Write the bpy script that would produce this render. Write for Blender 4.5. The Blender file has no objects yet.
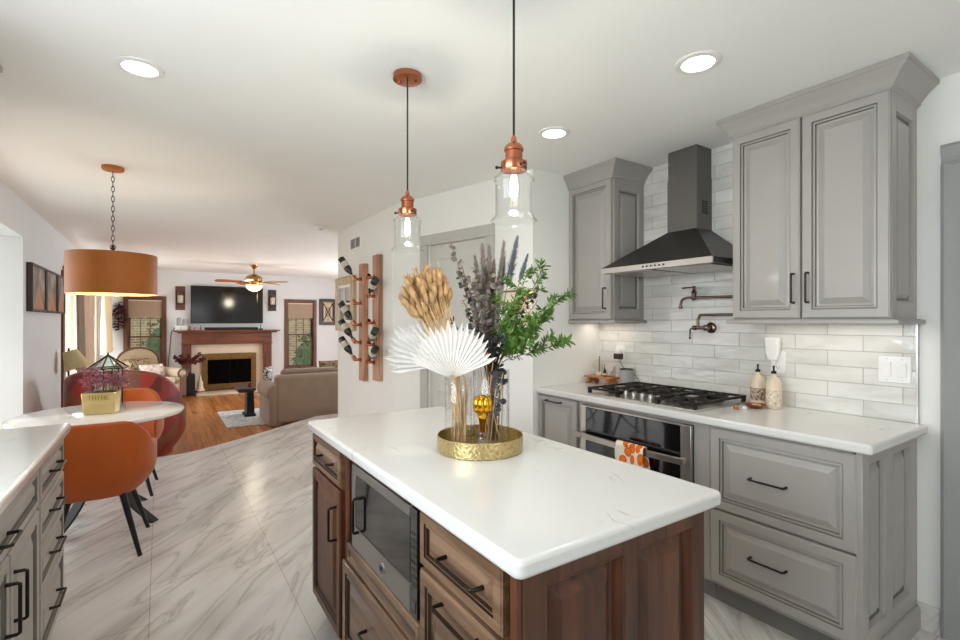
import bpy, bmesh, math, random
from mathutils import Vector, Matrix
from math import sin, cos, pi, radians, atan2
random.seed(7)
S = bpy.context.scene
COL = S.collection

# ------------------------------------------------------------------ camera, world, light, exposure
cam = bpy.data.cameras.new('camera'); co = bpy.data.objects.new('camera', cam); COL.objects.link(co)
co.location = (0, 0, 1.374); co.rotation_euler = (pi/2, 0, -math.atan2(.5534, .8329))
cam.sensor_width = 36; cam.lens = 36*482/960; cam.shift_y = 1.5/960; cam.clip_start = .02; cam.clip_end = 200
S.camera = co

def area(name, loc, rot, sx, sy, power, col=(1, 1, 1), spread=180):
    l = bpy.data.lights.new(name, 'AREA'); l.shape = 'RECTANGLE'; l.size = sx; l.size_y = sy; l.energy = power; l.color = col
    l.spread = radians(spread)
    o = bpy.data.objects.new(name, l); COL.objects.link(o); o.location = loc; o.rotation_euler = rot; return o

W = bpy.data.worlds.new('world'); S.world = W; W.use_nodes = True
wn = W.node_tree; bgn = wn.nodes['Background']
sky = wn.nodes.new('ShaderNodeTexSky'); sky.sky_type = 'HOSEK_WILKIE'; sky.turbidity = 4; sky.ground_albedo = .4
sky.sun_direction = Vector((-.6, .3, .55)).normalized()
mixw = wn.nodes.new('ShaderNodeMix'); mixw.data_type = 'RGBA'; mixw.inputs[0].default_value = .8
mixw.inputs[7].default_value = (1, 1, 1, 1); wn.links.new(sky.outputs[0], mixw.inputs[6]); wn.links.new(mixw.outputs[2], bgn.inputs[0])
bgn.inputs[1].default_value = 2.2
# daylight through the kitchen window, the dining opening and the patio doors, plus two added fill lights
area('daylight_kitchen_window', (-1.12, .75, 1.55), (0, -pi/2, 0), 1.1, 2.0, 58, (.80, .905, 1))
area('daylight_dining_opening', (-1.9, 5.15, 1.0), (0, -pi/2-.28, 0), 1.9, 1.9, 20, (.90, .955, 1))
area('fill_behind_camera', (1.1, -2.3, 1.5), (pi/2, 0, 0), 1.6, 1.3, 12, (.84, .93, 1))  # added fill for surfaces facing the camera; the back wall has no window
area('daylight_patio_doors', (-1.05, 9.8, .95), (0, -pi/2, 0), 1.9, 3.2, 115, (.84, .925, 1))
area('fill_living_side', (4.4, 9.0, 1.1), (0, pi/2, 0), 1.5, 3.0, 105, (.84, .925, 1))  # added fill to brighten the living room; the wall there has no window
S.view_settings.view_transform = 'Standard'; S.view_settings.look = 'None'
S.view_settings.gamma = 1; S.view_settings.use_curve_mapping = False
S.view_settings.exposure = 0.12
S.cycles.max_bounces = 14; S.cycles.diffuse_bounces = 10; S.cycles.transmission_bounces = 10; S.cycles.transparent_max_bounces = 16
S.cycles.caustics_reflective = False; S.cycles.caustics_refractive = False; S.cycles.sample_clamp_indirect = 6

# ------------------------------------------------------------------ helpers
def lin(c): return tuple((x/12.92 if x <= .04045 else ((x+.055)/1.055)**2.4) for x in (v/255 for v in c)) + (1,)

def newmat(name):
    m = bpy.data.materials.new(name); m.use_nodes = True
    return m, m.node_tree, m.node_tree.nodes['Principled BSDF']
def node(nt, t, **kw):
    n = nt.nodes.new(t)
    for k, v in kw.items():
        if k.startswith('i_'):
            n.inputs[int(k[2:]) if k[2:].isdigit() else k[2:].replace('_', ' ')].default_value = v
        else: setattr(n, k, v)
    return n
def coords(nt, scale=(1, 1, 1), rot=(0, 0, 0), src='Object'):
    tc = node(nt, 'ShaderNodeTexCoord'); mp = node(nt, 'ShaderNodeMapping')
    mp.inputs['Scale'].default_value = scale; mp.inputs['Rotation'].default_value = rot
    nt.links.new(tc.outputs[src], mp.inputs[0]); return mp.outputs[0]
def ramp(nt, fac, stops, interp='LINEAR'):
    r = node(nt, 'ShaderNodeValToRGB'); r.color_ramp.interpolation = interp
    e = r.color_ramp.elements
    while len(e) < len(stops): e.new(.5)
    for k, (p, c) in enumerate(stops): e[k].position = p; e[k].color = c
    nt.links.new(fac, r.inputs[0]); return r.outputs[0]
def bump(nt, bs, h, strength=.2, dist=.005):
    b = node(nt, 'ShaderNodeBump'); b.inputs['Strength'].default_value = strength; b.inputs['Distance'].default_value = dist
    nt.links.new(h, b.inputs['Height']); nt.links.new(b.outputs[0], bs.inputs['Normal'])

def pm(name, col, rough=.5, metal=0, var=.04, scale=12, bmp=0, bscale=60, coat=0, sheen=0, stretch=(1, 1, 1), col2=None, emit=None, es=0):
    m, nt, bs = newmat(name)
    c = lin(col)
    nz = node(nt, 'ShaderNodeTexNoise'); nz.inputs['Scale'].default_value = scale; nz.inputs['Detail'].default_value = 4
    nt.links.new(coords(nt, stretch), nz.inputs[0])
    a = tuple(max(0, x*(1-var)) for x in c[:3]) + (1,); b = lin(col2) if col2 else tuple(min(1, x*(1+var)) for x in c[:3]) + (1,)
    nt.links.new(ramp(nt, nz.outputs['Fac'], [(.3, a), (.7, b)]), bs.inputs['Base Color'])
    bs.inputs['Roughness'].default_value = rough; bs.inputs['Metallic'].default_value = metal
    bs.inputs['Coat Weight'].default_value = coat; bs.inputs['Coat Roughness'].default_value = .1
    if sheen: bs.inputs['Sheen Weight'].default_value = sheen; bs.inputs['Sheen Roughness'].default_value = .35
    if emit: bs.inputs['Emission Color'].default_value = emit + (1,); bs.inputs['Emission Strength'].default_value = es
    if bmp:
        n2 = node(nt, 'ShaderNodeTexNoise'); n2.inputs['Scale'].default_value = bscale; n2.inputs['Detail'].default_value = 5
        nt.links.new(coords(nt, stretch), n2.inputs[0]); bump(nt, bs, n2.outputs['Fac'], bmp)
    return m

def glass(name, tint=(1, 1, 1), ior=1.45, lo=.04, hi=.9, rough=.01):
    m = bpy.data.materials.new(name); m.use_nodes = True; nt = m.node_tree; nt.nodes.clear()
    out = node(nt, 'ShaderNodeOutputMaterial'); tr = node(nt, 'ShaderNodeBsdfTransparent'); gl = node(nt, 'ShaderNodeBsdfGlossy')
    nz = node(nt, 'ShaderNodeTexNoise'); nz.inputs['Scale'].default_value = 6
    nt.links.new(coords(nt), nz.inputs[0])
    nt.links.new(ramp(nt, nz.outputs['Fac'], [(.3, tuple(x*.985 for x in tint) + (1,)), (.7, tint + (1,))]), tr.inputs[0])
    gl.inputs['Roughness'].default_value = rough
    fw = node(nt, 'ShaderNodeLayerWeight'); fw.inputs['Blend'].default_value = .5
    lw = node(nt, 'ShaderNodeMath', operation='POWER'); lw.inputs[1].default_value = 4.5; nt.links.new(fw.outputs['Facing'], lw.inputs[0])
    mr = node(nt, 'ShaderNodeMapRange'); mr.inputs[3].default_value = lo; mr.inputs[4].default_value = hi
    nt.links.new(lw.outputs[0], mr.inputs[0])
    mx = node(nt, 'ShaderNodeMixShader'); nt.links.new(mr.outputs[0], mx.inputs[0]); nt.links.new(tr.outputs[0], mx.inputs[1]); nt.links.new(gl.outputs[0], mx.inputs[2])
    nt.links.new(mx.outputs[0], out.inputs[0]); return m

def wood(name, dark, mid, light, axis='z', rough=.4, scale=1.0, coat=.1):
    m, nt, bs = newmat(name)
    st = {'x': (1.5, 22, 22), 'y': (22, 1.5, 22), 'z': (22, 22, 1.5)}[axis]
    v = coords(nt, tuple(s*scale for s in st))
    n1 = node(nt, 'ShaderNodeTexNoise'); n1.inputs['Scale'].default_value = 1; n1.inputs['Detail'].default_value = 8; n1.inputs['Distortion'].default_value = 1.2
    nt.links.new(v, n1.inputs[0])
    n2 = node(nt, 'ShaderNodeTexNoise'); n2.inputs['Scale'].default_value = 2.2; nt.links.new(coords(nt), n2.inputs[0])
    ad = node(nt, 'ShaderNodeMix'); ad.data_type = 'FLOAT'; ad.inputs[0].default_value = .35
    nt.links.new(n1.outputs['Fac'], ad.inputs[2]); nt.links.new(n2.outputs['Fac'], ad.inputs[3])
    nt.links.new(ramp(nt, ad.outputs[0], [(.32, lin(dark)), (.5, lin(mid)), (.68, lin(light))]), bs.inputs['Base Color'])
    bs.inputs['Roughness'].default_value = rough; bs.inputs['Coat Weight'].default_value = coat
    bump(nt, bs, n1.outputs['Fac'], .12, .002); return m

class MB:
    def __init__(s): s.v = []; s.f = []; s.mi = {}
    def add(s, vs, fs):
        b = len(s.v); s.v += [Vector(p) for p in vs]; s.f += [tuple(b+i for i in f) for f in fs]; return s
    def hexa(s, p): return s.add(p, [(0, 3, 2, 1), (4, 5, 6, 7), (0, 1, 5, 4), (1, 2, 6, 5), (2, 3, 7, 6), (3, 0, 4, 7)])
    def box(s, x0, y0, z0, x1, y1, z1):
        return s.hexa([(x0, y0, z0), (x1, y0, z0), (x1, y1, z0), (x0, y1, z0), (x0, y0, z1), (x1, y0, z1), (x1, y1, z1), (x0, y1, z1)])
    def lathe(s, prof, c=(0, 0, 0), seg=32, M=None, sx=1, sy=1, jit=0):
        c = Vector(c); vs = []; fs = []; n = len(prof)
        for r, z in prof:
            for k in range(seg):
                a = 2*pi*k/seg; p = Vector((r*cos(a)*sx, r*sin(a)*sy, z))
                if jit: p *= 1+random.uniform(-jit, jit)
                vs.append((M @ p if M else p) + c)
        for i in range(n-1):
            for k in range(seg):
                k2 = (k+1) % seg; fs.append((i*seg+k, i*seg+k2, (i+1)*seg+k2, (i+1)*seg+k))
        if prof[0][0] > 1e-6: fs.append(tuple(range(seg-1, -1, -1)))
        if prof[-1][0] > 1e-6: fs.append(tuple((n-1)*seg+k for k in range(seg)))
        return s.add(vs, fs)
    def ring(s, prof, c=(0, 0, 0), seg=32, M=None, sx=1, sy=1):      # closed profile loop, revolved
        c = Vector(c); vs = []; fs = []; n = len(prof)
        for r, z in prof:
            for k in range(seg):
                a = 2*pi*k/seg; p = Vector((r*cos(a)*sx, r*sin(a)*sy, z)); vs.append((M @ p if M else p) + c)
        for i in range(n):
            j = (i+1) % n
            for k in range(seg):
                k2 = (k+1) % seg; fs.append((i*seg+k, i*seg+k2, j*seg+k2, j*seg+k))
        return s.add(vs, fs)
    def tube(s, pts, r, seg=8, closed=False):
        pts = [Vector(p) for p in pts]; n = len(pts); rs = r if isinstance(r, (list, tuple)) else [r]*n
        vs = []; fs = []; up = None
        for i, p in enumerate(pts):
            if closed: t = pts[(i+1) % n]-pts[i-1]
            else: t = pts[min(i+1, n-1)]-pts[max(i-1, 0)]
            t = t.normalized()
            if up is None:
                up = Vector((0, 0, 1)) if abs(t.z) < .9 else Vector((1, 0, 0))
            a = t.cross(up).normalized(); b = a.cross(t).normalized(); up = b
            for k in range(seg):
                th = 2*pi*k/seg; vs.append(p + (a*cos(th)+b*sin(th))*rs[i])
        for i in range(n if closed else n-1):
            j = (i+1) % n
            for k in range(seg):
                k2 = (k+1) % seg; fs.append((i*seg+k, i*seg+k2, j*seg+k2, j*seg+k))
        if not closed: fs += [tuple(range(seg-1, -1, -1)), tuple((n-1)*seg+k for k in range(seg))]
        return s.add(vs, fs)
    def prism(s, poly, d):
        d = Vector(d); a = [Vector(p) for p in poly]; n = len(a)
        return s.add(a+[p+d for p in a], [tuple(range(n-1, -1, -1)), tuple(range(n, 2*n))] + [(i, (i+1) % n, n+(i+1) % n, n+i) for i in range(n)])
    def panel(s, O, U, V, N, w, h, rings, glaze=()):
        O, U, V, N = Vector(O), Vector(U), Vector(V), Vector(N); vs = []; fs = []
        for i, d in rings:
            vs += [O+U*i+V*i+N*d, O+U*(w-i)+V*i+N*d, O+U*(w-i)+V*(h-i)+N*d, O+U*i+V*(h-i)+N*d]
        for k in range(len(rings)-1):
            for q in range(4):
                if k in glaze: s.mi[len(s.f)+len(fs)] = 1
                fs.append((k*4+q, k*4+(q+1) % 4, k*4+4+(q+1) % 4, k*4+4+q))
        fs += [(3, 2, 1, 0), tuple(len(vs)-4+q for q in range(4))]
        return s.add(vs, fs)
    def grid(s, fn, nu, nv, thick=None):
        vs = [fn(i/nu, j/nv) for j in range(nv+1) for i in range(nu+1)]
        fs = [(j*(nu+1)+i, j*(nu+1)+i+1, (j+1)*(nu+1)+i+1, (j+1)*(nu+1)+i) for j in range(nv) for i in range(nu)]
        return s.add(vs, fs)
    def ball(s, c, r, seg=16, rings=10, sz=1, M=None, jit=0):
        rr = r if isinstance(r, tuple) else (r, r, r*sz)
        prof = [(sin(pi*i/rings), -cos(pi*i/rings)) for i in range(rings+1)]; prof[0] = (0, -1); prof[-1] = (0, 1)
        D = Matrix.Diagonal(Vector(rr)); return s.lathe(prof, c, seg, (M @ D) if M else D, jit=jit)

WM = {}
def finish(o): return o
def obj(name, mb, mat, parent=None, bevel=0, smooth=35, local=False, solid=0, shift=True, subd=0, seg=2):
    vs = mb.v; loc = Vector((0, 0, 0))
    if parent is not None and not local:
        inv = WM[parent.name].inverted(); vs = [inv @ p for p in vs]
    elif parent is None and shift:
        xs = [p.x for p in vs]; ys = [p.y for p in vs]; zs = [p.z for p in vs]
        loc = Vector(((min(xs)+max(xs))/2, (min(ys)+max(ys))/2, min(zs))); vs = [p-loc for p in vs]
    me = bpy.data.meshes.new(name); me.from_pydata([tuple(p) for p in vs], [], mb.f); me.validate()
    bm = bmesh.new(); bm.from_mesh(me); bmesh.ops.remove_doubles(bm, verts=bm.verts, dist=1e-6)
    bmesh.ops.recalc_face_normals(bm, faces=bm.faces); bm.to_mesh(me); bm.free()
    me.materials.append(mat)
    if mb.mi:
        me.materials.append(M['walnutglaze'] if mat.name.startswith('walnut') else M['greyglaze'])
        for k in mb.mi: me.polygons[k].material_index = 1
    o = bpy.data.objects.new(name, me); COL.objects.link(o); o.location = loc
    if smooth:
        me.shade_smooth(); me.set_sharp_from_angle(angle=radians(smooth))
    if solid:
        md = o.modifiers.new('solid', 'SOLIDIFY'); md.thickness = solid; md.offset = 0
    if bevel:
        md = o.modifiers.new('bevel', 'BEVEL'); md.width = bevel; md.segments = seg; md.limit_method = 'ANGLE'; md.angle_limit = radians(40); md.harden_normals = False
    if subd:
        md = o.modifiers.new('sub', 'SUBSURF'); md.levels = subd; md.render_levels = subd
    if parent is not None:
        o.parent = parent; WM[o.name] = WM[parent.name]
    else: WM[o.name] = Matrix.Translation(loc)
    return o
def tag(o, label, cat, group=None):
    o['label'] = label; o['category'] = cat; o['kind'] = 'thing'
    if group: o['group'] = group
    return o
def thing(name, label, cat, loc, rotz=0, group=None):
    o = bpy.data.objects.new(name, None); COL.objects.link(o); o.empty_display_size = .1
    o.location = loc; o.rotation_euler = (0, 0, rotz); WM[o.name] = Matrix.Translation(Vector(loc)) @ Matrix.Rotation(rotz, 4, 'Z')
    return tag(o, label, cat, group)
def dup(root, loc, rotz, label):
    def cp(o, par):
        c = o.copy(); COL.objects.link(c); WM[c.name] = WM[o.name]
        if par: c.parent = par
        for ch in list(o.children): cp(ch, c)
        return c
    r = cp(root, None); r.location = loc; r.rotation_euler = (0, 0, rotz); r['label'] = label
    return r
def struct(name, mb, mat, parent=None, bevel=0, smooth=0):
    o = obj(name, mb, mat, parent, bevel=bevel, smooth=smooth, shift=False)
    if parent is None: o['kind'] = 'structure'
    return o
def srt(name, loc=(0, 0, 0)):
    o = bpy.data.objects.new(name, None); COL.objects.link(o); o['kind'] = 'structure'; o.location = loc
    WM[o.name] = Matrix.Translation(Vector(loc)); return o
def smoothpath(pts, n=6):
    P = [Vector(p) for p in pts]; P = [P[0]*2-P[1]] + P + [P[-1]*2-P[-2]]; out = []
    for i in range(1, len(P)-2):
        for k in range(n):
            t = k/n; a, b, c, d = P[i-1], P[i], P[i+1], P[i+2]
            out.append(.5*((2*b)+(c-a)*t+(2*a-5*b+4*c-d)*t*t+(3*b-a-3*c+d)*t**3))
    out.append(P[-2]); return out
def axisM(d):                                        # rotation taking +Z to d
    return Vector((0, 0, 1)).rotation_difference(Vector(d).normalized()).to_matrix()
X, Y, Z = Vector((1, 0, 0)), Vector((0, 1, 0)), Vector((0, 0, 1))
def raised(t=.022, st=.055, rec=.009):
    k = .62 if st < .045 else 1
    return [(0, 0), (0, t-.005), (.002, t-.0045), (.005, t), (st-.018*k, t), (st-.016*k, t-.007), (st-.012*k, t-.004), (st-.005*k, t-.003), (st-.002*k, t-.012), (st+.007*k, t-.0135), (st+.034*k, t-.0015)]
def pull(p0, p1, N, out=.032, r=.0048):
    p0, p1, N = Vector(p0), Vector(p1), Vector(N); d = (p1-p0).normalized()
    mb = MB()
    a, b = p0+N*out, p1+N*out
    mb.tube([p0, p0+N*(out*.8), a+d*.004, a+d*.014, b-d*.014, b-d*.004, p1+N*(out*.8), p1], [r*1.25, r*1.0, r*1.05, r, r, r*1.05, r*1.0, r*1.25], 10)
    return mb

# ------------------------------------------------------------------ materials
M = {}
M['wall'] = pm('wall_paint', (236, 234, 229), .75, var=.015, scale=3, bmp=.04, bscale=300)
M['wall_cool'] = pm('cool_wall_paint', (217, 218, 218), .75, var=.015, scale=3, bmp=.04, bscale=300)
M['ceiling'] = pm('ceiling_paint', (243, 242, 238), .9, var=.012, scale=2, bmp=.06, bscale=160)
M['grey'] = pm('grey_cabinet_paint', (163, 158, 152), .38, var=.02, scale=5, coat=.1)
M['greydoor'] = pm('grey_door_paint', (200, 196, 188), .45, var=.015, scale=5)
M['softcasing'] = pm('light_grey_trim_paint', (186, 182, 175), .42, var=.02, scale=6)
M['casing'] = pm('grey_trim_paint', (150, 149, 147), .42, var=.02, scale=6)
M['bronze'] = pm('dark_bronze', (52, 46, 42), .32, .85, var=.15, scale=30)
M['black'] = pm('black_metal', (22, 21, 21), .42, .3, var=.1, scale=20)
M['castiron'] = pm('cast_iron', (40, 34, 31), .55, .4, var=.15, scale=60, bmp=.15, bscale=200)
M['hoodblack'] = pm('black_stainless', (58, 55, 52), .36, .6, var=.06, scale=8, stretch=(1, 40, 1))
M['midsteel'] = pm('mid_grey_steel', (150, 147, 142), .3, .9, var=.05, scale=8, stretch=(1, 1, 40))
M['antbrass'] = pm('antique_brass', (142, 110, 68), .38, .9, var=.2, scale=9)
M['chimney'] = pm('charcoal_stainless', (108, 105, 101), .36, .6, var=.06, scale=8, stretch=(40, 40, 1))
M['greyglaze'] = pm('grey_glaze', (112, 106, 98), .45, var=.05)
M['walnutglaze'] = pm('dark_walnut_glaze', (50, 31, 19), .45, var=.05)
M['steel'] = pm('brushed_steel', (190, 185, 178), .28, .95, var=.05, scale=10, stretch=(30, 1, 30))
M['darksteel'] = pm('slate_steel', (98, 94, 90), .33, .85, var=.05, scale=8, stretch=(1, 1, 40))
M['copper'] = pm('copper', (190, 118, 86), .25, 1, var=.1, scale=14)
M['nickel'] = pm('antique_nickel', (120, 103, 92), .22, 1, var=.15, scale=30)
M['gold'] = pm('polished_gold', (226, 168, 50), .12, 1, var=.08, scale=10)
M['brass'] = pm('brass', (178, 140, 78), .25, 1, var=.15, scale=14)
M['walnut'] = wood('walnut_wood', (42, 20, 9), (84, 44, 21), (114, 66, 34), 'z', .48)
M['walnuty'] = wood('walnut_wood_lit_side', (66, 44, 30), (112, 84, 62), (146, 114, 88), 'y', .36)  # paler than walnut_wood: stronger light on the island's left side put into the colour
M['mantelwood'] = wood('cherry_wood', (72, 36, 22), (108, 58, 36), (134, 78, 50), 'x', .4)
M['trimwood'] = wood('brown_window_trim', (70, 40, 26), (98, 58, 38), (120, 76, 52), 'z', .45)
M['barnwood'] = wood('reclaimed_wood', (140, 98, 74), (188, 140, 110), (214, 172, 142), 'z', .6, coat=0)
M['lightwood'] = wood('light_wood', (176, 146, 112), (204, 176, 140), (222, 198, 166), 'z', .5)
M['riserwood'] = wood('riser_wood', (136, 82, 40), (176, 114, 60), (200, 140, 84), 'y', .4)
M['bladewood'] = wood('fan_blade_wood', (126, 76, 36), (160, 102, 52), (184, 126, 70), 'x', .4)
M['white'] = pm('white_plastic', (238, 236, 232), .4, var=.01, scale=8)
M['whiteedge'] = pm('white_lacquer', (240, 239, 237), .12, var=.008, scale=4, coat=.4)
M['leather'] = pm('burnt_orange_velvet', (184, 84, 8), .5, var=.1, scale=4, bmp=.06, bscale=140, sheen=.2)
M['drum'] = pm('orange_leather_shade', (180, 104, 32), .5, var=.12, scale=5, bmp=.05, bscale=90)
M['drumin'] = pm('shade_lining', (236, 190, 130), .7, var=.03)
M['sofa'] = pm('taupe_sofa_fabric', (150, 130, 112), .85, var=.08, scale=5, bmp=.1, bscale=220, sheen=.25)
M['settee'] = pm('tan_upholstery', (172, 152, 122), .85, var=.08, scale=7, bmp=.1, bscale=200)
M['cream'] = pm('cream_upholstery', (214, 196, 172), .85, var=.05, scale=7, bmp=.1, bscale=200)
M['marblecream'] = pm('cream_marble', (226, 208, 184), .3, var=.04, scale=6)
M['fireglass'] = pm('smoked_fire_glass', (10, 10, 10), .35, var=.2, scale=2)
M['tvglass'] = pm('screen_glass', (12, 12, 13), .12, var=.2, scale=2)
M['blackglass'] = pm('black_glass', (14, 14, 15), .04, var=.2, scale=2, coat=.5)
M['clear'] = glass('clear_glass', (1, 1, 1), lo=.05, hi=.8)
M['thinclear'] = glass('thin_clear_glass', (.99, .994, .99), lo=.02, hi=.75)
M['pane'] = glass('window_glass', (.94, .98, .96), lo=.05, hi=.8)
M['dgreen'] = pm('bottle_glass_dark', (24, 34, 20), .08, var=.2, scale=5, coat=.5)
M['dblack'] = pm('wine_glass_black', (20, 16, 18), .08, var=.2, scale=5, coat=.5)
M['label'] = pm('paper_label', (206, 198, 184), .7, var=.06, scale=30)
M['capred'] = pm('wine_foil', (30, 26, 26), .35, .4, var=.1)
M['ceramic'] = pm('cream_ceramic', (222, 204, 180), .35, var=.04, scale=20)
M['grayceramic'] = pm('grey_stoneware', (160, 158, 154), .5, var=.04, scale=20)
M['shade'] = pm('taupe_roller_shade', (164, 140, 120), .85, var=.04, scale=10)
M['palmgrey'] = pm('grey_white_dried_palm', (206, 203, 198), .8, var=.05, scale=20)
M['palm'] = pm('white_dried_palm', (226, 222, 216), .8, var=.03, scale=20)
M['bunny'] = pm('golden_bunny_tail', (186, 150, 104), .9, var=.2, scale=40, bmp=.4, bscale=300)
M['straw'] = pm('straw_stem', (206, 172, 124), .8, var=.15, scale=30)
M['plume'] = pm('grey_plume', (124, 112, 106), .95, var=.25, scale=30)
M['plumeblue'] = pm('blue_grey_plume', (92, 98, 110), .95, var=.2, scale=30)
M['euca'] = pm('dark_eucalyptus_leaf', (54, 62, 61), .55, var=.3, scale=20)
M['eucagrey'] = pm('grey_eucalyptus_leaf', (120, 112, 104), .65, var=.25, scale=20)
M['green'] = pm('green_sprig_leaf', (80, 116, 42), .5, var=.45, scale=25)
M['twig'] = pm('brown_twig', (110, 76, 50), .8, var=.15, scale=30)
M['purple'] = pm('mauve_blossom', (158, 88, 108), .7, var=.3, scale=40, col2=(200, 140, 160))
M['rose'] = pm('peach_rose', (220, 170, 140), .7, var=.08, scale=30)
M['redleaf'] = pm('dried_red_leaf', (98, 44, 40), .8, var=.3, scale=30)
M['bulb'] = pm('glowing_bulb', (255, 236, 200), .3, var=.01, emit=(1, .84, .62), es=9)
M['diff'] = pm('light_diffuser', (255, 250, 240), .5, var=.01, emit=(1, .95, .87), es=5)
M['fanglow'] = pm('frosted_light_bowl', (255, 226, 170), .5, var=.02, emit=(1, .74, .42), es=1.4)
M['drape'] = pm('beige_drape', (206, 180, 156), .85, var=.08, scale=6, stretch=(8, 8, 1))
M['drapedark'] = pm('taupe_drape', (150, 128, 112), .85, var=.1, scale=6, stretch=(8, 8, 1))
M['sheer'] = pm('cream_sheer_curtain', (238, 216, 176), .85, var=.06, scale=6, stretch=(8, 8, 1))
M['lampshade'] = pm('tan_lamp_shade', (204, 186, 140), .8, var=.05, scale=20)
M['darkwood'] = pm('dark_stained_wood', (58, 42, 34), .45, var=.2, scale=10, stretch=(1, 12, 1))
M['cord'] = pm('black_cord', (18, 17, 17), .6, var=.1)
M['hearthgold'] = pm('goldleaf_planter', (226, 204, 142), .35, .6, var=.12, scale=8, stretch=(1, 1, 3))
M['lawn'] = pm('lawn_grass', (120, 128, 74), .95, var=.3, scale=9, bmp=.3)
M['hedge'] = pm('hedge_leaf', (72, 98, 64), .8, var=.35, scale=9)
M['bark'] = pm('tree_bark', (120, 104, 84), .9, var=.25, scale=8, stretch=(6, 6, 1))
M['pinkish'] = pm('pink_ceramic', (200, 160, 160), .5, var=.2, scale=30)
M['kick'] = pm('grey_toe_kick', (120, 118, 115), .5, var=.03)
M['pot'] = pm('grey_speaker_cloth', (160, 158, 156), .8, var=.06, scale=60)

def mk_quartz():
    m, nt, bs = newmat('white_quartz')
    v = coords(nt)
    n = node(nt, 'ShaderNodeTexNoise'); n.inputs['Scale'].default_value = 3.2; n.inputs['Detail'].default_value = 7; n.inputs['Distortion'].default_value = 1.6
    nt.links.new(v, n.inputs[0])
    s = node(nt, 'ShaderNodeMath', operation='SUBTRACT'); s.inputs[1].default_value = .5; nt.links.new(n.outputs['Fac'], s.inputs[0])
    a = node(nt, 'ShaderNodeMath', operation='ABSOLUTE'); nt.links.new(s.outputs[0], a.inputs[0])
    n2 = node(nt, 'ShaderNodeTexNoise'); n2.inputs['Scale'].default_value = 4.5; nt.links.new(coords(nt), n2.inputs[0])
    mask = ramp(nt, n2.outputs['Fac'], [(.56, (0, 0, 0, 1)), (.68, (1, 1, 1, 1))])
    vein = ramp(nt, a.outputs[0], [(0, (1, 1, 1, 1)), (.012, (0, 0, 0, 1))])
    mm = node(nt, 'ShaderNodeMath', operation='MULTIPLY'); nt.links.new(mask, mm.inputs[0]); nt.links.new(vein, mm.inputs[1])
    mx = node(nt, 'ShaderNodeMix'); mx.data_type = 'RGBA'; nt.links.new(mm.outputs[0], mx.inputs[0])
    mx.inputs[6].default_value = lin((219, 217, 213)); mx.inputs[7].default_value = lin((186, 184, 182))
    nt.links.new(mx.outputs[2], bs.inputs['Base Color']); bs.inputs['Roughness'].default_value = .16
    return m
M['quartz'] = mk_quartz()

def mk_marble(name='marble_floor_tile', tiles=True):
    m, nt, bs = newmat(name)
    v = coords(nt, (1, 1, 1), (0, 0, radians(-52)))
    w = node(nt, 'ShaderNodeTexNoise'); w.inputs['Scale'].default_value = 1.7; w.inputs['Detail'].default_value = 6; w.inputs['Distortion'].default_value = .8
    mp = node(nt, 'ShaderNodeMapping'); mp.inputs['Scale'].default_value = (.55, 2.6, 1); nt.links.new(v, mp.inputs[0]); nt.links.new(mp.outputs[0], w.inputs[0])
    base = ramp(nt, w.outputs['Fac'], [(.28, lin((186, 183, 178))), (.42, lin((208, 205, 200))), (.55, lin((222, 219, 215))), (.75, lin((228, 226, 222)))])
    n = node(nt, 'ShaderNodeTexNoise'); n.inputs['Scale'].default_value = 1.5; n.inputs['Detail'].default_value = 8; n.inputs['Distortion'].default_value = 1.4
    nt.links.new(mp.outputs[0], n.inputs[0])
    s = node(nt, 'ShaderNodeMath', operation='SUBTRACT'); s.inputs[1].default_value = .5; nt.links.new(n.outputs['Fac'], s.inputs[0])
    a = node(nt, 'ShaderNodeMath', operation='ABSOLUTE'); nt.links.new(s.outputs[0], a.inputs[0])
    vein = ramp(nt, a.outputs[0], [(0, (.6, .6, .6, 1)), (.012, (.25, .25, .25, 1)), (.05, (0, 0, 0, 1))])
    mx = node(nt, 'ShaderNodeMix'); mx.data_type = 'RGBA'; nt.links.new(vein, mx.inputs[0]); nt.links.new(base, mx.inputs[6]); mx.inputs[7].default_value = lin((150, 142, 134))
    col = mx.outputs[2]
    if tiles:
        tv = coords(nt, (1, 1, 1), (0, 0, pi/2)); br = node(nt, 'ShaderNodeTexBrick')
        br.inputs['Scale'].default_value = 1; br.inputs['Brick Width'].default_value = 1.2; br.inputs['Row Height'].default_value = .6; br.inputs['Mortar Size'].default_value = .0022
        br.inputs['Color1'].default_value = (1, 1, 1, 1); br.inputs['Color2'].default_value = (.95, .95, .95, 1); br.inputs['Mortar'].default_value = (.7, .61, .6, 1); br.offset = .33
        sh = node(nt, 'ShaderNodeVectorMath', operation='ADD'); sh.inputs[1].default_value = (.25, .04, 0); nt.links.new(tv, sh.inputs[0]); nt.links.new(sh.outputs[0], br.inputs[0])
        mu = node(nt, 'ShaderNodeMix'); mu.data_type = 'RGBA'; mu.blend_type = 'MULTIPLY'; mu.inputs[0].default_value = 1
        nt.links.new(col, mu.inputs[6]); nt.links.new(br.outputs[0], mu.inputs[7]); col = mu.outputs[2]
    nt.links.new(col, bs.inputs['Base Color']); bs.inputs['Roughness'].default_value = .24
    return m
M['marble'] = mk_marble(); M['marbleplain'] = mk_marble('marble_baseboard_stone', False)

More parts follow.
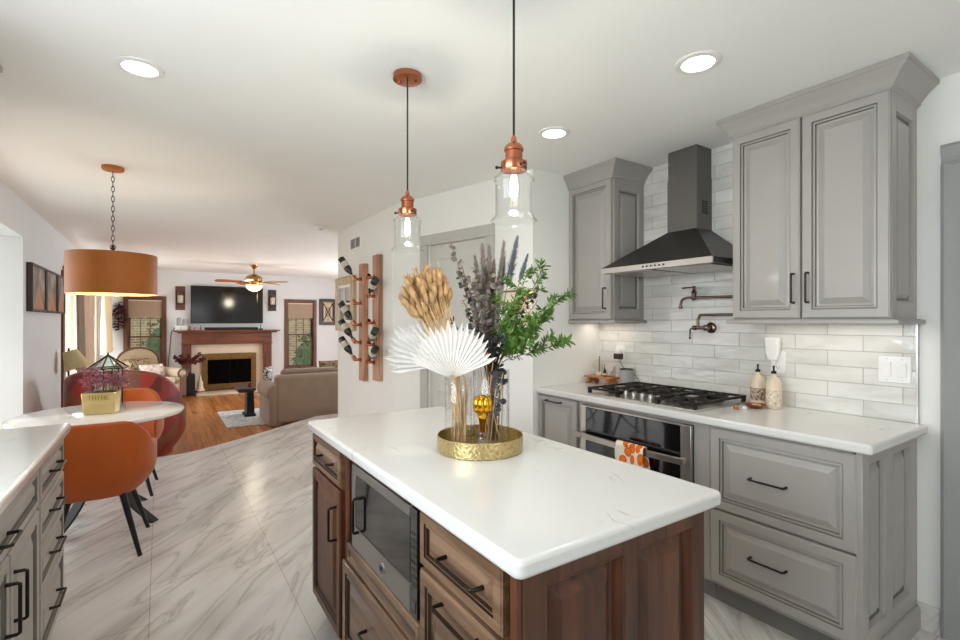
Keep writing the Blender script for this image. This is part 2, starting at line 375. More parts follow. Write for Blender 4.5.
def mk_tile():
    m, nt, bs = newmat('glossy_subway_tile')
    tc = node(nt, 'ShaderNodeTexCoord'); sp = node(nt, 'ShaderNodeSeparateXYZ'); nt.links.new(tc.outputs['Object'], sp.inputs[0])
    cb = node(nt, 'ShaderNodeCombineXYZ'); nt.links.new(sp.outputs[1], cb.inputs[0]); nt.links.new(sp.outputs[2], cb.inputs[1])
    ad = node(nt, 'ShaderNodeVectorMath', operation='ADD'); ad.inputs[1].default_value = (-1.968+3.0, -.914+.0785*2, 0); nt.links.new(cb.outputs[0], ad.inputs[0])
    br = node(nt, 'ShaderNodeTexBrick'); nt.links.new(ad.outputs[0], br.inputs[0])
    br.inputs['Scale'].default_value = 1; br.inputs['Brick Width'].default_value = .3; br.inputs['Row Height'].default_value = .0785
    br.inputs['Mortar Size'].default_value = .0022; br.inputs['Mortar Smooth'].default_value = .4; br.inputs['Bias'].default_value = 0
    br.inputs['Color1'].default_value = lin((216, 214, 208)); br.inputs['Color2'].default_value = lin((232, 230, 225)); br.inputs['Mortar'].default_value = lin((198, 195, 188))
    nz = node(nt, 'ShaderNodeTexNoise'); nz.inputs['Scale'].default_value = 4; nz.inputs['Detail'].default_value = 5; nz.inputs['Distortion'].default_value = 1
    mp = node(nt, 'ShaderNodeMapping'); mp.inputs['Scale'].default_value = (1, 3, 1); nt.links.new(ad.outputs[0], mp.inputs[0]); nt.links.new(mp.outputs[0], nz.inputs[0])
    cl = ramp(nt, nz.outputs['Fac'], [(.35, (.88, .87, .86, 1)), (.6, (1, 1, 1, 1))])
    mu = node(nt, 'ShaderNodeMix'); mu.data_type = 'RGBA'; mu.blend_type = 'MULTIPLY'; mu.inputs[0].default_value = 1
    nt.links.new(br.outputs[0], mu.inputs[6]); nt.links.new(cl, mu.inputs[7]); nt.links.new(mu.outputs[2], bs.inputs['Base Color'])
    bs.inputs['Roughness'].default_value = .12
    n2 = node(nt, 'ShaderNodeTexNoise'); n2.inputs['Scale'].default_value = 14; n2.inputs['Detail'].default_value = 2
    mp2 = node(nt, 'ShaderNodeMapping'); mp2.inputs['Scale'].default_value = (.6, 1.4, 1); nt.links.new(ad.outputs[0], mp2.inputs[0]); nt.links.new(mp2.outputs[0], n2.inputs[0])
    inv = node(nt, 'ShaderNodeMath', operation='MULTIPLY_ADD'); inv.inputs[1].default_value = -.5; nt.links.new(br.outputs['Fac'], inv.inputs[0]); nt.links.new(n2.outputs['Fac'], inv.inputs[2])
    bump(nt, bs, inv.outputs[0], .8, .006); return m
M['tile'] = mk_tile()

def mk_planks():
    m, nt, bs = newmat('oak_plank_floor')
    v = coords(nt, (1, 1, 1), (0, 0, radians(90)))
    br = node(nt, 'ShaderNodeTexBrick'); nt.links.new(v, br.inputs[0]); br.inputs['Scale'].default_value = 1
    br.inputs['Brick Width'].default_value = 1.1; br.inputs['Row Height'].default_value = .075; br.inputs['Mortar Size'].default_value = .0012
    br.inputs['Color1'].default_value = lin((168, 104, 54)); br.inputs['Color2'].default_value = lin((196, 134, 78)); br.inputs['Mortar'].default_value = lin((110, 62, 30)); br.offset = .37
    n = node(nt, 'ShaderNodeTexNoise'); n.inputs['Scale'].default_value = 1; n.inputs['Detail'].default_value = 7; nt.links.new(coords(nt, (26, 2.5, 1)), n.inputs[0])
    g = ramp(nt, n.outputs['Fac'], [(.3, (.72, .66, .6, 1)), (.6, (1, 1, 1, 1))])
    mu = node(nt, 'ShaderNodeMix'); mu.data_type = 'RGBA'; mu.blend_type = 'MULTIPLY'; mu.inputs[0].default_value = 1
    nt.links.new(br.outputs[0], mu.inputs[6]); nt.links.new(g, mu.inputs[7]); nt.links.new(mu.outputs[2], bs.inputs['Base Color'])
    bs.inputs['Roughness'].default_value = .27; return m
M['planks'] = mk_planks()

def mk_voronoi(name, stops, scale, rough=.6, metric='EUCLIDEAN', out='Color', stretch=(1, 1, 1), smooth=None):
    m, nt, bs = newmat(name)
    vo = node(nt, 'ShaderNodeTexVoronoi'); vo.inputs['Scale'].default_value = scale; nt.links.new(coords(nt, stretch), vo.inputs[0])
    if out == 'Color':
        sp = node(nt, 'ShaderNodeSeparateColor'); nt.links.new(vo.outputs['Color'], sp.inputs[0]); f = sp.outputs[0]
    else: f = vo.outputs['Distance']
    nt.links.new(ramp(nt, f, stops, 'CONSTANT'), bs.inputs['Base Color']); bs.inputs['Roughness'].default_value = rough; return m
M['patch'] = mk_voronoi('red_patchwork_leather', [(0, lin((146, 44, 42))), (.3, lin((128, 66, 44))), (.5, lin((168, 60, 52))), (.68, lin((112, 40, 38))), (.9, lin((130, 84, 66)))], 4.6, .35)
M['orangeprint'] = mk_voronoi('orange_print_cotton', [(0, lin((240, 140, 30))), (.28, lin((238, 110, 24))), (.52, lin((244, 232, 214)))], 23, .85, out='Distance', stretch=(1, 1, .8))
M['floral'] = mk_voronoi('floral_cushion_cotton', [(0, lin((216, 200, 186))), (.5, lin((186, 160, 160))), (.75, lin((230, 220, 208)))], 22, .85)
M['animal'] = mk_voronoi('patterned_cushion_cotton', [(0, lin((66, 50, 38))), (.28, lin((166, 140, 108))), (.6, lin((92, 72, 54)))], 26, .85, out='Distance')
M['fireglass'].node_tree.nodes['Principled BSDF'].inputs['IOR'].default_value = 1.12; M['fireglass'].node_tree.nodes['Principled BSDF'].inputs['Roughness'].default_value = .1
M['bandpattern'] = mk_voronoi('dark_band_glaze', [(0, lin((60, 50, 46))), (.3, lin((206, 186, 164))), (.55, lin((110, 84, 72)))], 95, .5, out='Distance')
M['brick'] = None
def mk_brick():
    m, nt, bs = newmat('tan_brick_wall'); tc = node(nt, 'ShaderNodeTexCoord'); sp = node(nt, 'ShaderNodeSeparateXYZ'); nt.links.new(tc.outputs['Object'], sp.inputs[0])
    cb = node(nt, 'ShaderNodeCombineXYZ'); nt.links.new(sp.outputs[0], cb.inputs[0]); nt.links.new(sp.outputs[2], cb.inputs[1])
    br = node(nt, 'ShaderNodeTexBrick'); nt.links.new(cb.outputs[0], br.inputs[0]); br.inputs['Scale'].default_value = 1
    br.inputs['Brick Width'].default_value = .24; br.inputs['Row Height'].default_value = .08; br.inputs['Mortar Size'].default_value = .008
    br.inputs['Color1'].default_value = lin((176, 150, 112)); br.inputs['Color2'].default_value = lin((138, 112, 84)); br.inputs['Mortar'].default_value = lin((196, 186, 168))
    nt.links.new(br.outputs[0], bs.inputs['Base Color']); bs.inputs['Roughness'].default_value = .9; return m
M['brick'] = mk_brick()
def mk_rug():
    m, nt, bs = newmat('patterned_rug_weave'); vo = node(nt, 'ShaderNodeTexVoronoi'); vo.distance = 'MANHATTAN'; vo.inputs['Scale'].default_value = 13; nt.links.new(coords(nt), vo.inputs[0])
    nz = node(nt, 'ShaderNodeTexNoise'); nz.inputs['Scale'].default_value = 14; nt.links.new(coords(nt), nz.inputs[0])
    mx = node(nt, 'ShaderNodeMix'); mx.data_type = 'FLOAT'; mx.inputs[0].default_value = .4; nt.links.new(vo.outputs['Distance'], mx.inputs[2]); nt.links.new(nz.outputs['Fac'], mx.inputs[3])
    nt.links.new(ramp(nt, mx.outputs[0], [(0, lin((232, 227, 219))), (.34, lin((146, 152, 160))), (.42, lin((228, 222, 213))), (.6, lin((176, 180, 184)))], 'CONSTANT'), bs.inputs['Base Color'])
    bs.inputs['Roughness'].default_value = .95; return m
M['rug'] = mk_rug()
def mk_art(name, seed):
    m, nt, bs = newmat(name); tc = node(nt, 'ShaderNodeTexCoord'); sp = node(nt, 'ShaderNodeSeparateXYZ'); nt.links.new(tc.outputs['Generated'], sp.inputs[0])
    nz = node(nt, 'ShaderNodeTexNoise'); nz.noise_dimensions = '4D'; nz.inputs['W'].default_value = seed; nz.inputs['Scale'].default_value = 3.5; nz.inputs['Detail'].default_value = 5
    nt.links.new(coords(nt, (1, 1, .6), src='Generated'), nz.inputs[0])
    bgc = ramp(nt, nz.outputs['Fac'], [(.3, lin((70, 58, 50))), (.5, lin((118, 102, 90))), (.7, lin((176, 170, 162)))])
    a = node(nt, 'ShaderNodeMath', operation='SUBTRACT'); a.inputs[1].default_value = .52; nt.links.new(sp.outputs[1], a.inputs[0])
    b = node(nt, 'ShaderNodeMath', operation='ABSOLUTE'); nt.links.new(a.outputs[0], b.inputs[0])
    c = node(nt, 'ShaderNodeMath', operation='MULTIPLY_ADD'); c.inputs[1].default_value = .62; nt.links.new(sp.outputs[2], c.inputs[0]); nt.links.new(b.outputs[0], c.inputs[2])
    d = node(nt, 'ShaderNodeMath', operation='MULTIPLY_ADD'); d.inputs[1].default_value = .22; nt.links.new(nz.outputs['Fac'], d.inputs[0]); nt.links.new(c.outputs[0], d.inputs[2])
    f = ramp(nt, d.outputs[0], [(.48, (1, 1, 1, 1)), (.53, (0, 0, 0, 1))])
    mx = node(nt, 'ShaderNodeMix'); mx.data_type = 'RGBA'; nt.links.new(f, mx.inputs[0]); nt.links.new(bgc, mx.inputs[6]); mx.inputs[7].default_value = lin((176, 124, 86))
    nt.links.new(mx.outputs[2], bs.inputs['Base Color']); bs.inputs['Roughness'].default_value = .5; return m
# ------------------------------------------------------------------ room shell
H = 2.44; LF = -.15
edge = smoothpath([(-1.35, 5.83), (-.5, 5.85), (.03, 5.88), (.36, 5.97), (1.03, 6.45), (1.78, 7.05), (2.2, 7.18), (4.6, 7.2)], 5)
mb = MB(); poly = [Vector((-2.6, -2.4, 0)), Vector((4.6, -2.4, 0))] + [Vector((p.x, p.y, 0)) for p in reversed(edge)] + [Vector((-2.6, 5.83, 0))]
mb.prism([p+Vector((0, 0, -.2)) for p in poly], (0, 0, .2)); struct('floor', mb, M['marble'])
mb = MB(); mb.box(-1.2, 5.0, LF-.1, 4.6, 12.2, LF); o = struct('floor_living', mb, M['planks'])
mb = MB(); mb.box(-2.6, -2.4, H, 4.6, 12.2, H+.1); struct('ceiling', mb, M['ceiling'])
# left wall with its openings
LX = -1.0; T = .2
mb = MB()
for y0, y1, z0, z1 in [(-2.2, -.25, -.2, H), (-.25, 1.75, -.2, 1.06), (-.25, 1.75, 2.12, H), (1.75, 3.6, -.2, H), (3.6, 5.745, 2.118, H), (5.745, 8.05, -.2, H), (8.05, 11.6, 1.98, H), (11.6, 12.2, -.2, H)]:
    mb.box(LX-T, y0, z0, LX, y1, z1)
struct('wall_left', mb, M['wall_cool'])
# far wall with two window openings
mb = MB()
w1, w2, wz0, wz1 = (-.545, .055), (2.51, 3.12), .30, 1.835
for x0, x1, z0, z1 in [(-1.2, w1[0], -.2, H), (w1[0], w1[1], -.2, wz0), (w1[0], w1[1], wz1, H), (w1[1], w2[0], -.2, H), (w2[0], w2[1], -.2, wz0), (w2[0], w2[1], wz1, H), (w2[1], 4.6, -.2, H)]:
    mb.box(x0, 12.0, z0, x1, 12.15, z1)
struct('wall_far', mb, M['wall_cool'])
# right kitchen wall with a doorway near the camera
mb = MB()
for y0, y1, z0, z1 in [(-2.2, -.25, 0, H), (-.25, .55, 2.08, H), (.55, 2.75, 0, H)]: mb.box(2.85, y0, z0, 3.0, y1, z1)
struct('wall_right', mb, M['wall'])
# pantry walls
mb = MB(); mb.prism([(2.175, 2.6, 0), (2.85, 2.6, 0), (2.85, 2.72, 0), (2.29, 2.72, 0)], (0, 0, H)); struct('wall_pantry_end', mb, M['wall'])
K = Vector((1.79, 4.13, 0)); D = Vector((.2413, -.9704, 0)); NW = Vector((-.9704, -.2413, 0))
def wp(s, z=0, n=0): return K + D*s + NW*n + Vector((0, 0, z))
mb = MB()
for s0, s1, z0, z1 in [(-.02, .485, 0, H), (.485, 1.14, 2.02, H), (1.14, 1.577, 0, H)]:
    mb.prism([wp(s0, z0), wp(s1, z0), wp(s1, z0, -.12), wp(s0, z0, -.12)], (0, 0, z1-z0))
struct('wall_pantry_door_side', mb, M['wall'])
mb = MB(); mb.prism([(1.79, 4.12, 0), (1.91, 4.12, 0), (1.91, 5.67, 0), (4.6, 5.67, 0), (4.6, 5.79, 0), (1.79, 5.79, 0)], (0, 0, H)); struct('wall_pantry_side', mb, M['wall'])
mb = MB(); mb.box(4.6, 5.6, -.2, 4.75, 12.2, H); struct('wall_living_right', mb, M['wall_cool'])
mb = MB(); mb.box(-1.2, -2.4, 0, 3.0, -2.35, H); struct('wall_back', mb, M['wall'])
# pantry door with casing
d = srt('door_1')
mb = MB(); 
L = .655; zt = 2.015
def dp(s, z, n): return wp(.485+s, z, n)
mb.prism([dp(0, .01, -.055), dp(L, .01, -.055), dp(L, .01, -.02), dp(0, .01, -.02)], (0, 0, zt-.01))
for a, b in [(.09, .295), (.36, .565)]:
    for z0, z1 in [(.22, .80), (.93, 1.55), (1.66, 1.9)]:
        mb.panel(dp(a, z0, -.0205), D, Z, NW, b-a, z1-z0, [(0, 0), (0, .002), (.006, .007), (.012, .002), (.022, .0015), (.04, .008)])
struct('door_leaf', mb, M['greydoor'], d, smooth=30)
def casing(p0, p1, inward, N, w=.085, t=.022):
    p0, p1, inward, N = map(Vector, (p0, p1, inward, N)); m = MB(); prof = [(0, 0), (0, t), (.012, t+.004), (.02, t), (.05, t-.004), (.06, t-.010), (w-.012, t-.010), (w-.006, t-.006), (w, t-.008), (w, 0)]
    m.prism([p0+inward*a+N*b for a, b in prof], p1-p0); return m
ci, zc = .09, 2.105
for s0, inw in [(.397, D), (1.228, -D)]:
    struct('door_casing', casing(wp(s0, 0, .001), wp(s0, zc-.088, .001), inw, NW), M['softcasing'], d, smooth=30)
struct('door_casing', casing(wp(.397, zc, .001), wp(1.228, zc, .001), -Z, NW), M['softcasing'], d, smooth=30)
mb = MB()
mb.lathe([(.026, 0), (.026, .006), (.01, .01), (.01, .03), (.024, .04), (.026, .052), (.018, .062), (0, .064)], dp(.06, 1.0, -.019), 20, axisM(NW)); struct('door_knob', mb, M['nickel'], d, smooth=40)
# grey doorway in the right wall
d = srt('door_2')
mb = MB(); mb.box(2.89, -.24, .01, 2.93, .54, 2.07); struct('door_leaf', mb, M['casing'], d)
struct('door_casing', casing((2.849, .638, 0), (2.849, .638, 2.052), (0, -1, 0), (-1, 0, 0)), M['casing'], d, smooth=30)
struct('door_casing', casing((2.849, -.338, 0), (2.849, -.338, 2.052), (0, 1, 0), (-1, 0, 0)), M['casing'], d, smooth=30)
struct('door_casing', casing((2.849, -.338, 2.14), (2.849, .638, 2.14), (0, 0, -1), (-1, 0, 0)), M['casing'], d, smooth=30)
# tile and trims
mb = MB(); mb.box(2.84, .722, .9145, 2.85, 2.6, H-.002); struct('trim_1', mb, M['tile'])
mb = MB(); mb.box(2.836, .714, .916, 2.85, .722, 1.365); struct('trim_2', mb, M['steel'])
mb = MB(); mb.box(2.832, .64, 0, 2.85, .715, .115); struct('baseboard_right', mb, M['marbleplain'], bevel=.002)
mb = MB(); mb.box(-1.0, 5.75, LF, -.984, 7.62, LF+.11); struct('baseboard_left', mb, M['white'], bevel=.002)
mb = MB(); mb.box(-1.0, 11.985, LF, .38, 12.0, LF+.11); mb.box(2.14, 11.985, LF, 4.6, 12.0, LF+.11); struct('baseboard_far', mb, M['white'], bevel=.002)
# windows of the far wall
def window(n, x0, x1):
    r = srt('window_%d' % n)
    m = MB(); c = .062
    for a, b, e, f in [(x0-c, wz0-.02, x0, wz1+c), (x1, wz0-.02, x1+c, wz1+c), (x0, wz1, x1, wz1+c), (x0-c-.015, wz0-.055, x1+c+.015, wz0-.02)]: m.box(a, 11.972, b, e, 11.999, f)
    m.box(x0-.002, 11.95, wz0-.035, x1+.002, 12.06, wz0)
    m.box(x0, 12.0, wz0, x0+.018, 12.13, wz1); m.box(x1-.018, 12.0, wz0, x1, 12.13, wz1); m.box(x0, 12.0, wz1-.018, x1, 12.13, wz1)
    struct('window_frame', m, M['trimwood'], r, bevel=.003)
    zm = 1.06
    for z0, z1, y in [(wz0, zm+.02, 12.06), (zm-.02, wz1-.018, 12.09)]:
        m = MB(); s = .035
        a, b = x0+.018, x1-.018
        m.box(a, y, z0, a+s, y+.03, z1); m.box(b-s, y, z0, b, y+.03, z1); m.box(a, y, z0, b, y+.03, z0+s); m.box(a, y, z1-s, b, y+.03, z1)
        for k in (1, 2): xx = a+s+(b-a-2*s)*k/3; m.box(xx-.007, y+.006, z0, xx+.007, y+.024, z1)
        m.box(a, y+.006, (z0+z1)/2-.007, b, y+.024, (z0+z1)/2+.007)
        struct('window_sash', m, M['trimwood'], r)
        m = MB(); m.box(a+.01, y+.013, z0+.01, b-.01, y+.017, z1-.01); struct('pane', m, M['pane'], r)
    m = MB(); m.box(x0+.02, 12.015, 1.47, x1-.02, 12.02, wz1-.03); m.box(x0+.02, 12.012, 1.455, x1-.02, 12.024, 1.475)
    struct('roller_shade', m, M['shade'], r); m = MB(); m.box(x0+.02, 12.005, wz1-.045, x1-.02, 12.05, wz1-.018); struct('shade_cassette', m, M['cream'], r)
window(1, *w1); window(2, *w2)
# kitchen window and patio doors in the left wall, out of the picture but lighting it
r = srt('window_3'); m = MB()
for a, b, c, e in [(-.25, 1.06, -.19, 2.12), (1.69, 1.06, 1.75, 2.12), (-.25, 1.06, 1.75, 1.12), (-.25, 2.06, 1.75, 2.12), (.72, 1.06, .78, 2.12)]: m.box(-1.19, a, b, -.99, c, e)
struct('window_frame', m, M['white'], r)
r = srt('door_3'); m = MB()
for a, b, c, e in [(8.05, LF, 8.13, 1.98), (11.52, LF, 11.6, 1.98), (8.05, 1.9, 11.6, 1.98), (9.78, LF, 9.88, 1.98), (8.05, LF, 11.6, LF+.08)]: m.box(-1.18, a, b, -1.03, c, e)
struct('door_frame', m, M['white'], r)
m = MB(); m.box(-1.12, 8.1, LF+.05, -1.115, 11.55, 1.95); struct('pane', m, M['pane'], r)
m = MB(); m.box(-1.0, 7.70, LF, -.975, 7.80, 2.0); m.box(-1.0, 7.80, 1.98, -.975, 11.7, 2.06); struct('door_casing', m, M['trimwood'], r)
# outdoors
mb = MB(); mb.box(-16, 12.3, -.5, 16, 40, -.35); mb.box(-22, -12, -.5, -2.7, 12.3, -.35); o = struct('ground', mb, M['lawn']); 
mb = MB(); mb.box(-9, 17.5, -.35, 9.0, 17.8, 3.6); struct('wall_neighbour', mb, M['brick'])
def bush(x, y, h, w, lab, mat='hedge'):
    m = MB()
    for k in range(420):
        a, b = random.uniform(0, 2*pi), random.uniform(0, 1); rr = math.sqrt(random.random())
        p = Vector((x+w*rr*cos(a)*(1-.5*b), y+w*rr*sin(a)*(1-.5*b), -.35+h*b))
        t = Vector((random.uniform(-1, 1), random.uniform(-1, 1), random.uniform(-.2, 1))).normalized(); s = t.cross(Vector((random.random(), random.random(), .3))).normalized()
        l = random.uniform(.08, .16); m.add([p, p+t*l*.5+s*l*.3, p+t*l, p+t*l*.5-s*l*.3], [(0, 1, 2, 3)])
    m.lathe([(w*.5, 0), (w*.8, h*.35), (w*.55, h*.75), (0, h*.95)], (x, y, -.35), 14, jit=.06)
    return tag(obj('garden_bush', m, M[mat], smooth=0), lab, 'bush', 'bushes outside the living room windows')
bush(3.7, 14.3, 1.3, .7, 'blue-green garden bush seen low through the right living room window')
bush(.05, 14.6, 1.7, .6, 'blue-green garden bush seen through the right side of the left living room window')
m = MB(); m.tube(smoothpath([(4.35, 15.8, -.35), (4.3, 15.8, 1.2), (4.36, 15.9, 2.6), (4.2, 15.9, 4.0)]), [.13]*19, 10); tag(obj('tree_trunk', m, M['bark']), 'grey-brown tree trunk outside the right living room window', 'tree')
m = MB(); m.tube(smoothpath([(-.85, 15.8, -.35), (-.8, 15.8, 1.2), (-.86, 15.9, 2.6), (-.7, 15.9, 4.0)]), [.16]*19, 10); tag(obj('tree_trunk', m, M['bark']), 'grey-brown tree trunk outside the left living room window', 'tree')

# ------------------------------------------------------------------ kitchen island
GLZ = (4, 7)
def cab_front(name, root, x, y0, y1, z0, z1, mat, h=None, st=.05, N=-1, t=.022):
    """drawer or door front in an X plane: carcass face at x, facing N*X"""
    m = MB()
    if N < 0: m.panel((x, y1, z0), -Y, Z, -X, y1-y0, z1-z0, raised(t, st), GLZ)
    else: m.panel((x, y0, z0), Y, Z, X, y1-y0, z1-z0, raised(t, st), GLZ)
    p = obj(name, m, mat, root, smooth=0)
    if h:
        a, b = h
        obj('handle', pull((x+N*(t-.003), a[0], a[1]), (x+N*(t-.003), b[0], b[1]), (N, 0, 0)), M['bronze'], p, smooth=50)
    return p
CX = .605; EX = 1.248; HT = .874
t = thing('island_cabinet', 'walnut island cabinet with one small drawer over a door, at the far end', 'cabinet', (.92, 2.06, 0), 0)
m = MB(); m.box(CX, 1.86, .09, EX, 2.27, HT); m.box(CX+.05, 1.86, 0, EX, 2.25, .09); obj('carcass', m, M['walnut'], t)
cab_front('drawer', t, CX, 1.868, 2.268, .722, .866, M['walnuty'], ((2.11, .797), (1.95, .797)), .036)
cab_front('door', t, CX, 1.868, 2.268, .135, .708, M['walnut'], ((1.915, .635), (1.915, .505)), .052)
t = thing('island_cabinet', 'walnut island cabinet built around the microwave, wide drawer below it', 'cabinet', (.92, 1.52, 0), 0)
m = MB()
m.box(CX, 1.745, .09, EX, 1.858, HT); m.box(CX, 1.182, .09, EX, 1.192, HT); m.box(CX, 1.192, .858, EX, 1.745, HT); m.box(CX, 1.192, .09, EX, 1.745, .545)
m.box(1.05, 1.192, .545, EX, 1.745, .858); m.box(CX+.05, 1.182, 0, EX, 1.858, .09); obj('carcass', m, M['walnut'], t)
m = MB(); m.panel((CX, 1.80, .470), -Y, Z, -X, .61, .072, [(0, 0), (0, .012), (.004, .016), (.020, .016), (.026, .009)]); obj('rail', m, M['walnuty'], t, smooth=30)
m = MB(); m.tube([(CX-.006, 1.80, .49), (CX-.006, 1.80, .85)], .012, 10); obj('corner_moulding', m, M['walnut'], t)
cab_front('drawer', t, CX, 1.19, 1.835, .14, .462, M['walnuty'], ((1.575, .325), (1.415, .325)), .055)
t = thing('island_cabinet', 'walnut island cabinet of stacked drawers with a two-panel end, nearest the camera', 'cabinet', (.92, .97, 0), 0)
m = MB(); m.box(CX, .80, .09, EX, 1.18, HT); m.box(CX+.05, .785, 0, EX, 1.18, .09); obj('carcass', m, M['walnut'], t)
cab_front('drawer', t, CX, .80, 1.174, .722, .866, M['walnuty'], ((1.03, .797), (.868, .797)), .038)
cab_front('drawer', t, CX, .80, 1.174, .43, .708, M['walnuty'], ((1.05, .672), (.885, .672)), .05)
cab_front('drawer', t, CX, .80, 1.174, .135, .42, M['walnuty'], ((1.05, .365), (.885, .365)), .05)
m = MB()
m.box(.612, .765, 0, .674, .785, HT); m.box(.923, .765, 0, .967, .785, HT); m.box(1.203, .765, 0, EX+.004, .785, HT); 
for a, c in [(.674, .923), (.967, 1.203)]: m.box(a, .765, .822, c, .785, HT); m.box(a, .765, 0, c, .785, .2)
m.tube([(CX-.002, .776, .02), (CX-.002, .776, HT)], .012, 10)
e = obj('end_frame', m, M['walnut'], t, bevel=.002)
for x0, x1 in [(.674, .923), (.967, 1.203)]:
    m = MB(); m.panel((x0, .785, .2), X, Z, -Y, x1-x0, .622, [(0, -.012), (0, .0195), (.005, .018), (.012, .002), (.016, -.006), (.026, -.008), (.055, .010)]); obj('end_panel', m, M['walnut'], t, smooth=0)
# island worktop
def worktop(name, x0, x1, y0, y1, lab, r=.02):
    m = MB(); poly = []
    for cx, cy, a0 in [(x1-r, y1-r, 0), (x0+r, y1-r, pi/2), (x0+r, y0+r, pi), (x1-r, y0+r, 1.5*pi)]:
        for k in range(6): a = a0+k*pi/10; poly.append((cx+r*cos(a), cy+r*sin(a), .875))
    m.prism(poly, (0, 0, .039)); o = obj(name, m, M['quartz'], bevel=.010, smooth=40, seg=3); return tag(o, lab, 'worktop')
worktop('island_worktop', .567, 1.275, .722, 2.305, 'white quartz worktop with rounded edges on the walnut island', .022)
worktop('worktop', 2.194, 2.848, .682, 2.6, 'white quartz worktop on the grey cabinets under the range hood', .012)
worktop('worktop', -.992, -.335, -.2, 2.855, 'white quartz worktop at the lower left, in front of the dining chair', .012)
# microwave
t = thing('microwave', 'stainless built-in microwave in the side of the walnut island', 'microwave', (.8, 1.45, .546), 0)
m = MB(); m.box(.61, 1.196, .546, 1.04, 1.741, .857); obj('body', m, M['darksteel'], t)
m = MB(); m.box(.588, 1.245, .551, .61, 1.735, .632); m.box(.588, 1.245, .822, .61, 1.735, .853); m.box(.588, 1.70, .632, .61, 1.735, .822); dr = obj('door', m, M['midsteel'], t, bevel=.002)
m = MB(); m.box(.590, 1.247, .632, .606, 1.70, .822); obj('door_glass', m, M['blackglass'], dr)
obj('handle', pull((.590, 1.665, .745), (.590, 1.665, .625), (-1, 0, 0), .022, .005), M['bronze'], dr, smooth=50)
m = MB(); m.lathe([(.017, 0), (.017, .003), (.015, .0045), (0, .0045)], (.588, 1.44, .592), 24, axisM((-1, 0, 0)), sx=1, sy=1); bd = obj('badge', m, M['steel'], dr, smooth=30)
m = MB()
m.tube([(.583, 1.44+.0135*cos(a), .592+.0135*sin(a)) for a in [2*pi*k/24 for k in range(24)]], .0009, 6, True)
m.tube(smoothpath([(.583, 1.4395, .597), (.583, 1.443, .599), (.583, 1.447, .595), (.583, 1.446, .588), (.583, 1.442, .586), (.583, 1.4405, .591), (.583, 1.4445, .593)], 4), .0009, 6)
m.tube(smoothpath([(.583, 1.432, .598), (.583, 1.436, .599), (.583, 1.438, .594), (.583, 1.434, .5915), (.583, 1.438, .588), (.583, 1.436, .585), (.583, 1.432, .587)], 4), .0009, 6)
obj('monogram', m, M['black'], dr, smooth=50)
m = MB(); m.box(.589, 1.199, .551, .61, 1.242, .853); cp = obj('control_panel', m, M['blackglass'], t, bevel=.0015)
m = MB()
for i in range(8):
    for j in range(3): m.box(.5878, 1.206+j*.0115, .640+i*.02, .5893, 1.213+j*.0115, .647+i*.02)
obj('keypad', m, M['darksteel'], cp)
m = MB(); m.box(.587, 1.208, .565, .5895, 1.234, .600); obj('door_button', m, M['darksteel'], cp, bevel=.001)

# ------------------------------------------------------------------ right run of base cabinets
BX = 2.237
def base_body(t, y0, y1, hole=None):
    m = MB(); m.box(BX, y0, .11, 2.84, y1, HT); m2 = MB(); m2.box(BX+.06, y0, 0, 2.84, y1, .11)
    obj('carcass', m, M['grey'], t); obj('toe_kick', m2, M['kick'], t)
t = thing('base_cabinet', 'narrow grey base cabinet with one door left of the wall oven', 'cabinet', (2.53, 2.40, 0))
base_body(t, 2.20, 2.598); cab_front('door', t, BX, 2.222, 2.59, .13, .862, M['grey'], ((2.50, .836), (2.36, .836)))
t = thing('oven_cabinet', 'grey cabinet frame holding the oven under the cooktop', 'cabinet', (2.53, 1.8, 0))
m = MB(); m.box(BX, 2.184, .11, 2.84, 2.198, HT); m.box(BX, 1.34, .11, 2.84, 1.422, HT); m.box(BX, 1.422, .852, 2.84, 2.184, HT); m.box(BX, 1.422, .11, 2.84, 2.184, .20); m.box(2.80, 1.422, .2, 2.84, 2.184, .852)
obj('carcass', m, M['grey'], t); m = MB(); m.box(BX+.06, 1.34, 0, 2.84, 2.198, .11); obj('toe_kick', m, M['kick'], t)
t = thing('base_cabinet', 'wide grey base cabinet with two deep drawers and a panelled end, right of the oven', 'cabinet', (2.53, 1.03, 0))
m = MB(); m.box(BX, .754, .11, 2.84, 1.338, HT); obj('carcass', m, M['grey'], t); m = MB(); m.box(BX+.06, .742, 0, 2.84, 1.338, .11); obj('toe_kick', m, M['kick'], t)
cab_front('drawer', t, BX, .738, 1.322, .482, .862, M['grey'], ((1.133, .668), (.985, .668)), .06)
cab_front('drawer', t, BX, .738, 1.322, .130, .472, M['grey'], ((1.133, .312), (.985, .312)), .06)
m = MB(); 
for a, b, c, e in [(BX-.014, .1, 2.284, HT), (2.470, .1, 2.545, HT), (2.762, .1, 2.845, HT)]: m.box(a, .72, b, c, .742, e)

for a, c in [(2.284, 2.470), (2.545, 2.762)]: m.box(a, .72, .826, c, .742, HT); m.box(a, .72, .1, c, .742, .17)
obj('end_frame', m, M['grey'], t, bevel=.002)
for x0, x1 in [(2.284, 2.470), (2.545, 2.762)]:
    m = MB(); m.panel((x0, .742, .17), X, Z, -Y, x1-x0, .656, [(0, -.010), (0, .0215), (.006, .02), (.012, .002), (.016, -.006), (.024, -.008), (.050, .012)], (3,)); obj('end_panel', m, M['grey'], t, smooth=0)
m = MB(); m.prism([(BX-.014, .704, 0), (BX-.014, .704, .085), (BX-.014, .712, .1), (BX-.014, .722, .1), (BX-.014, .722, 0)], (2.859-BX, 0, 0)); obj('base_moulding', m, M['grey'], t, smooth=30)
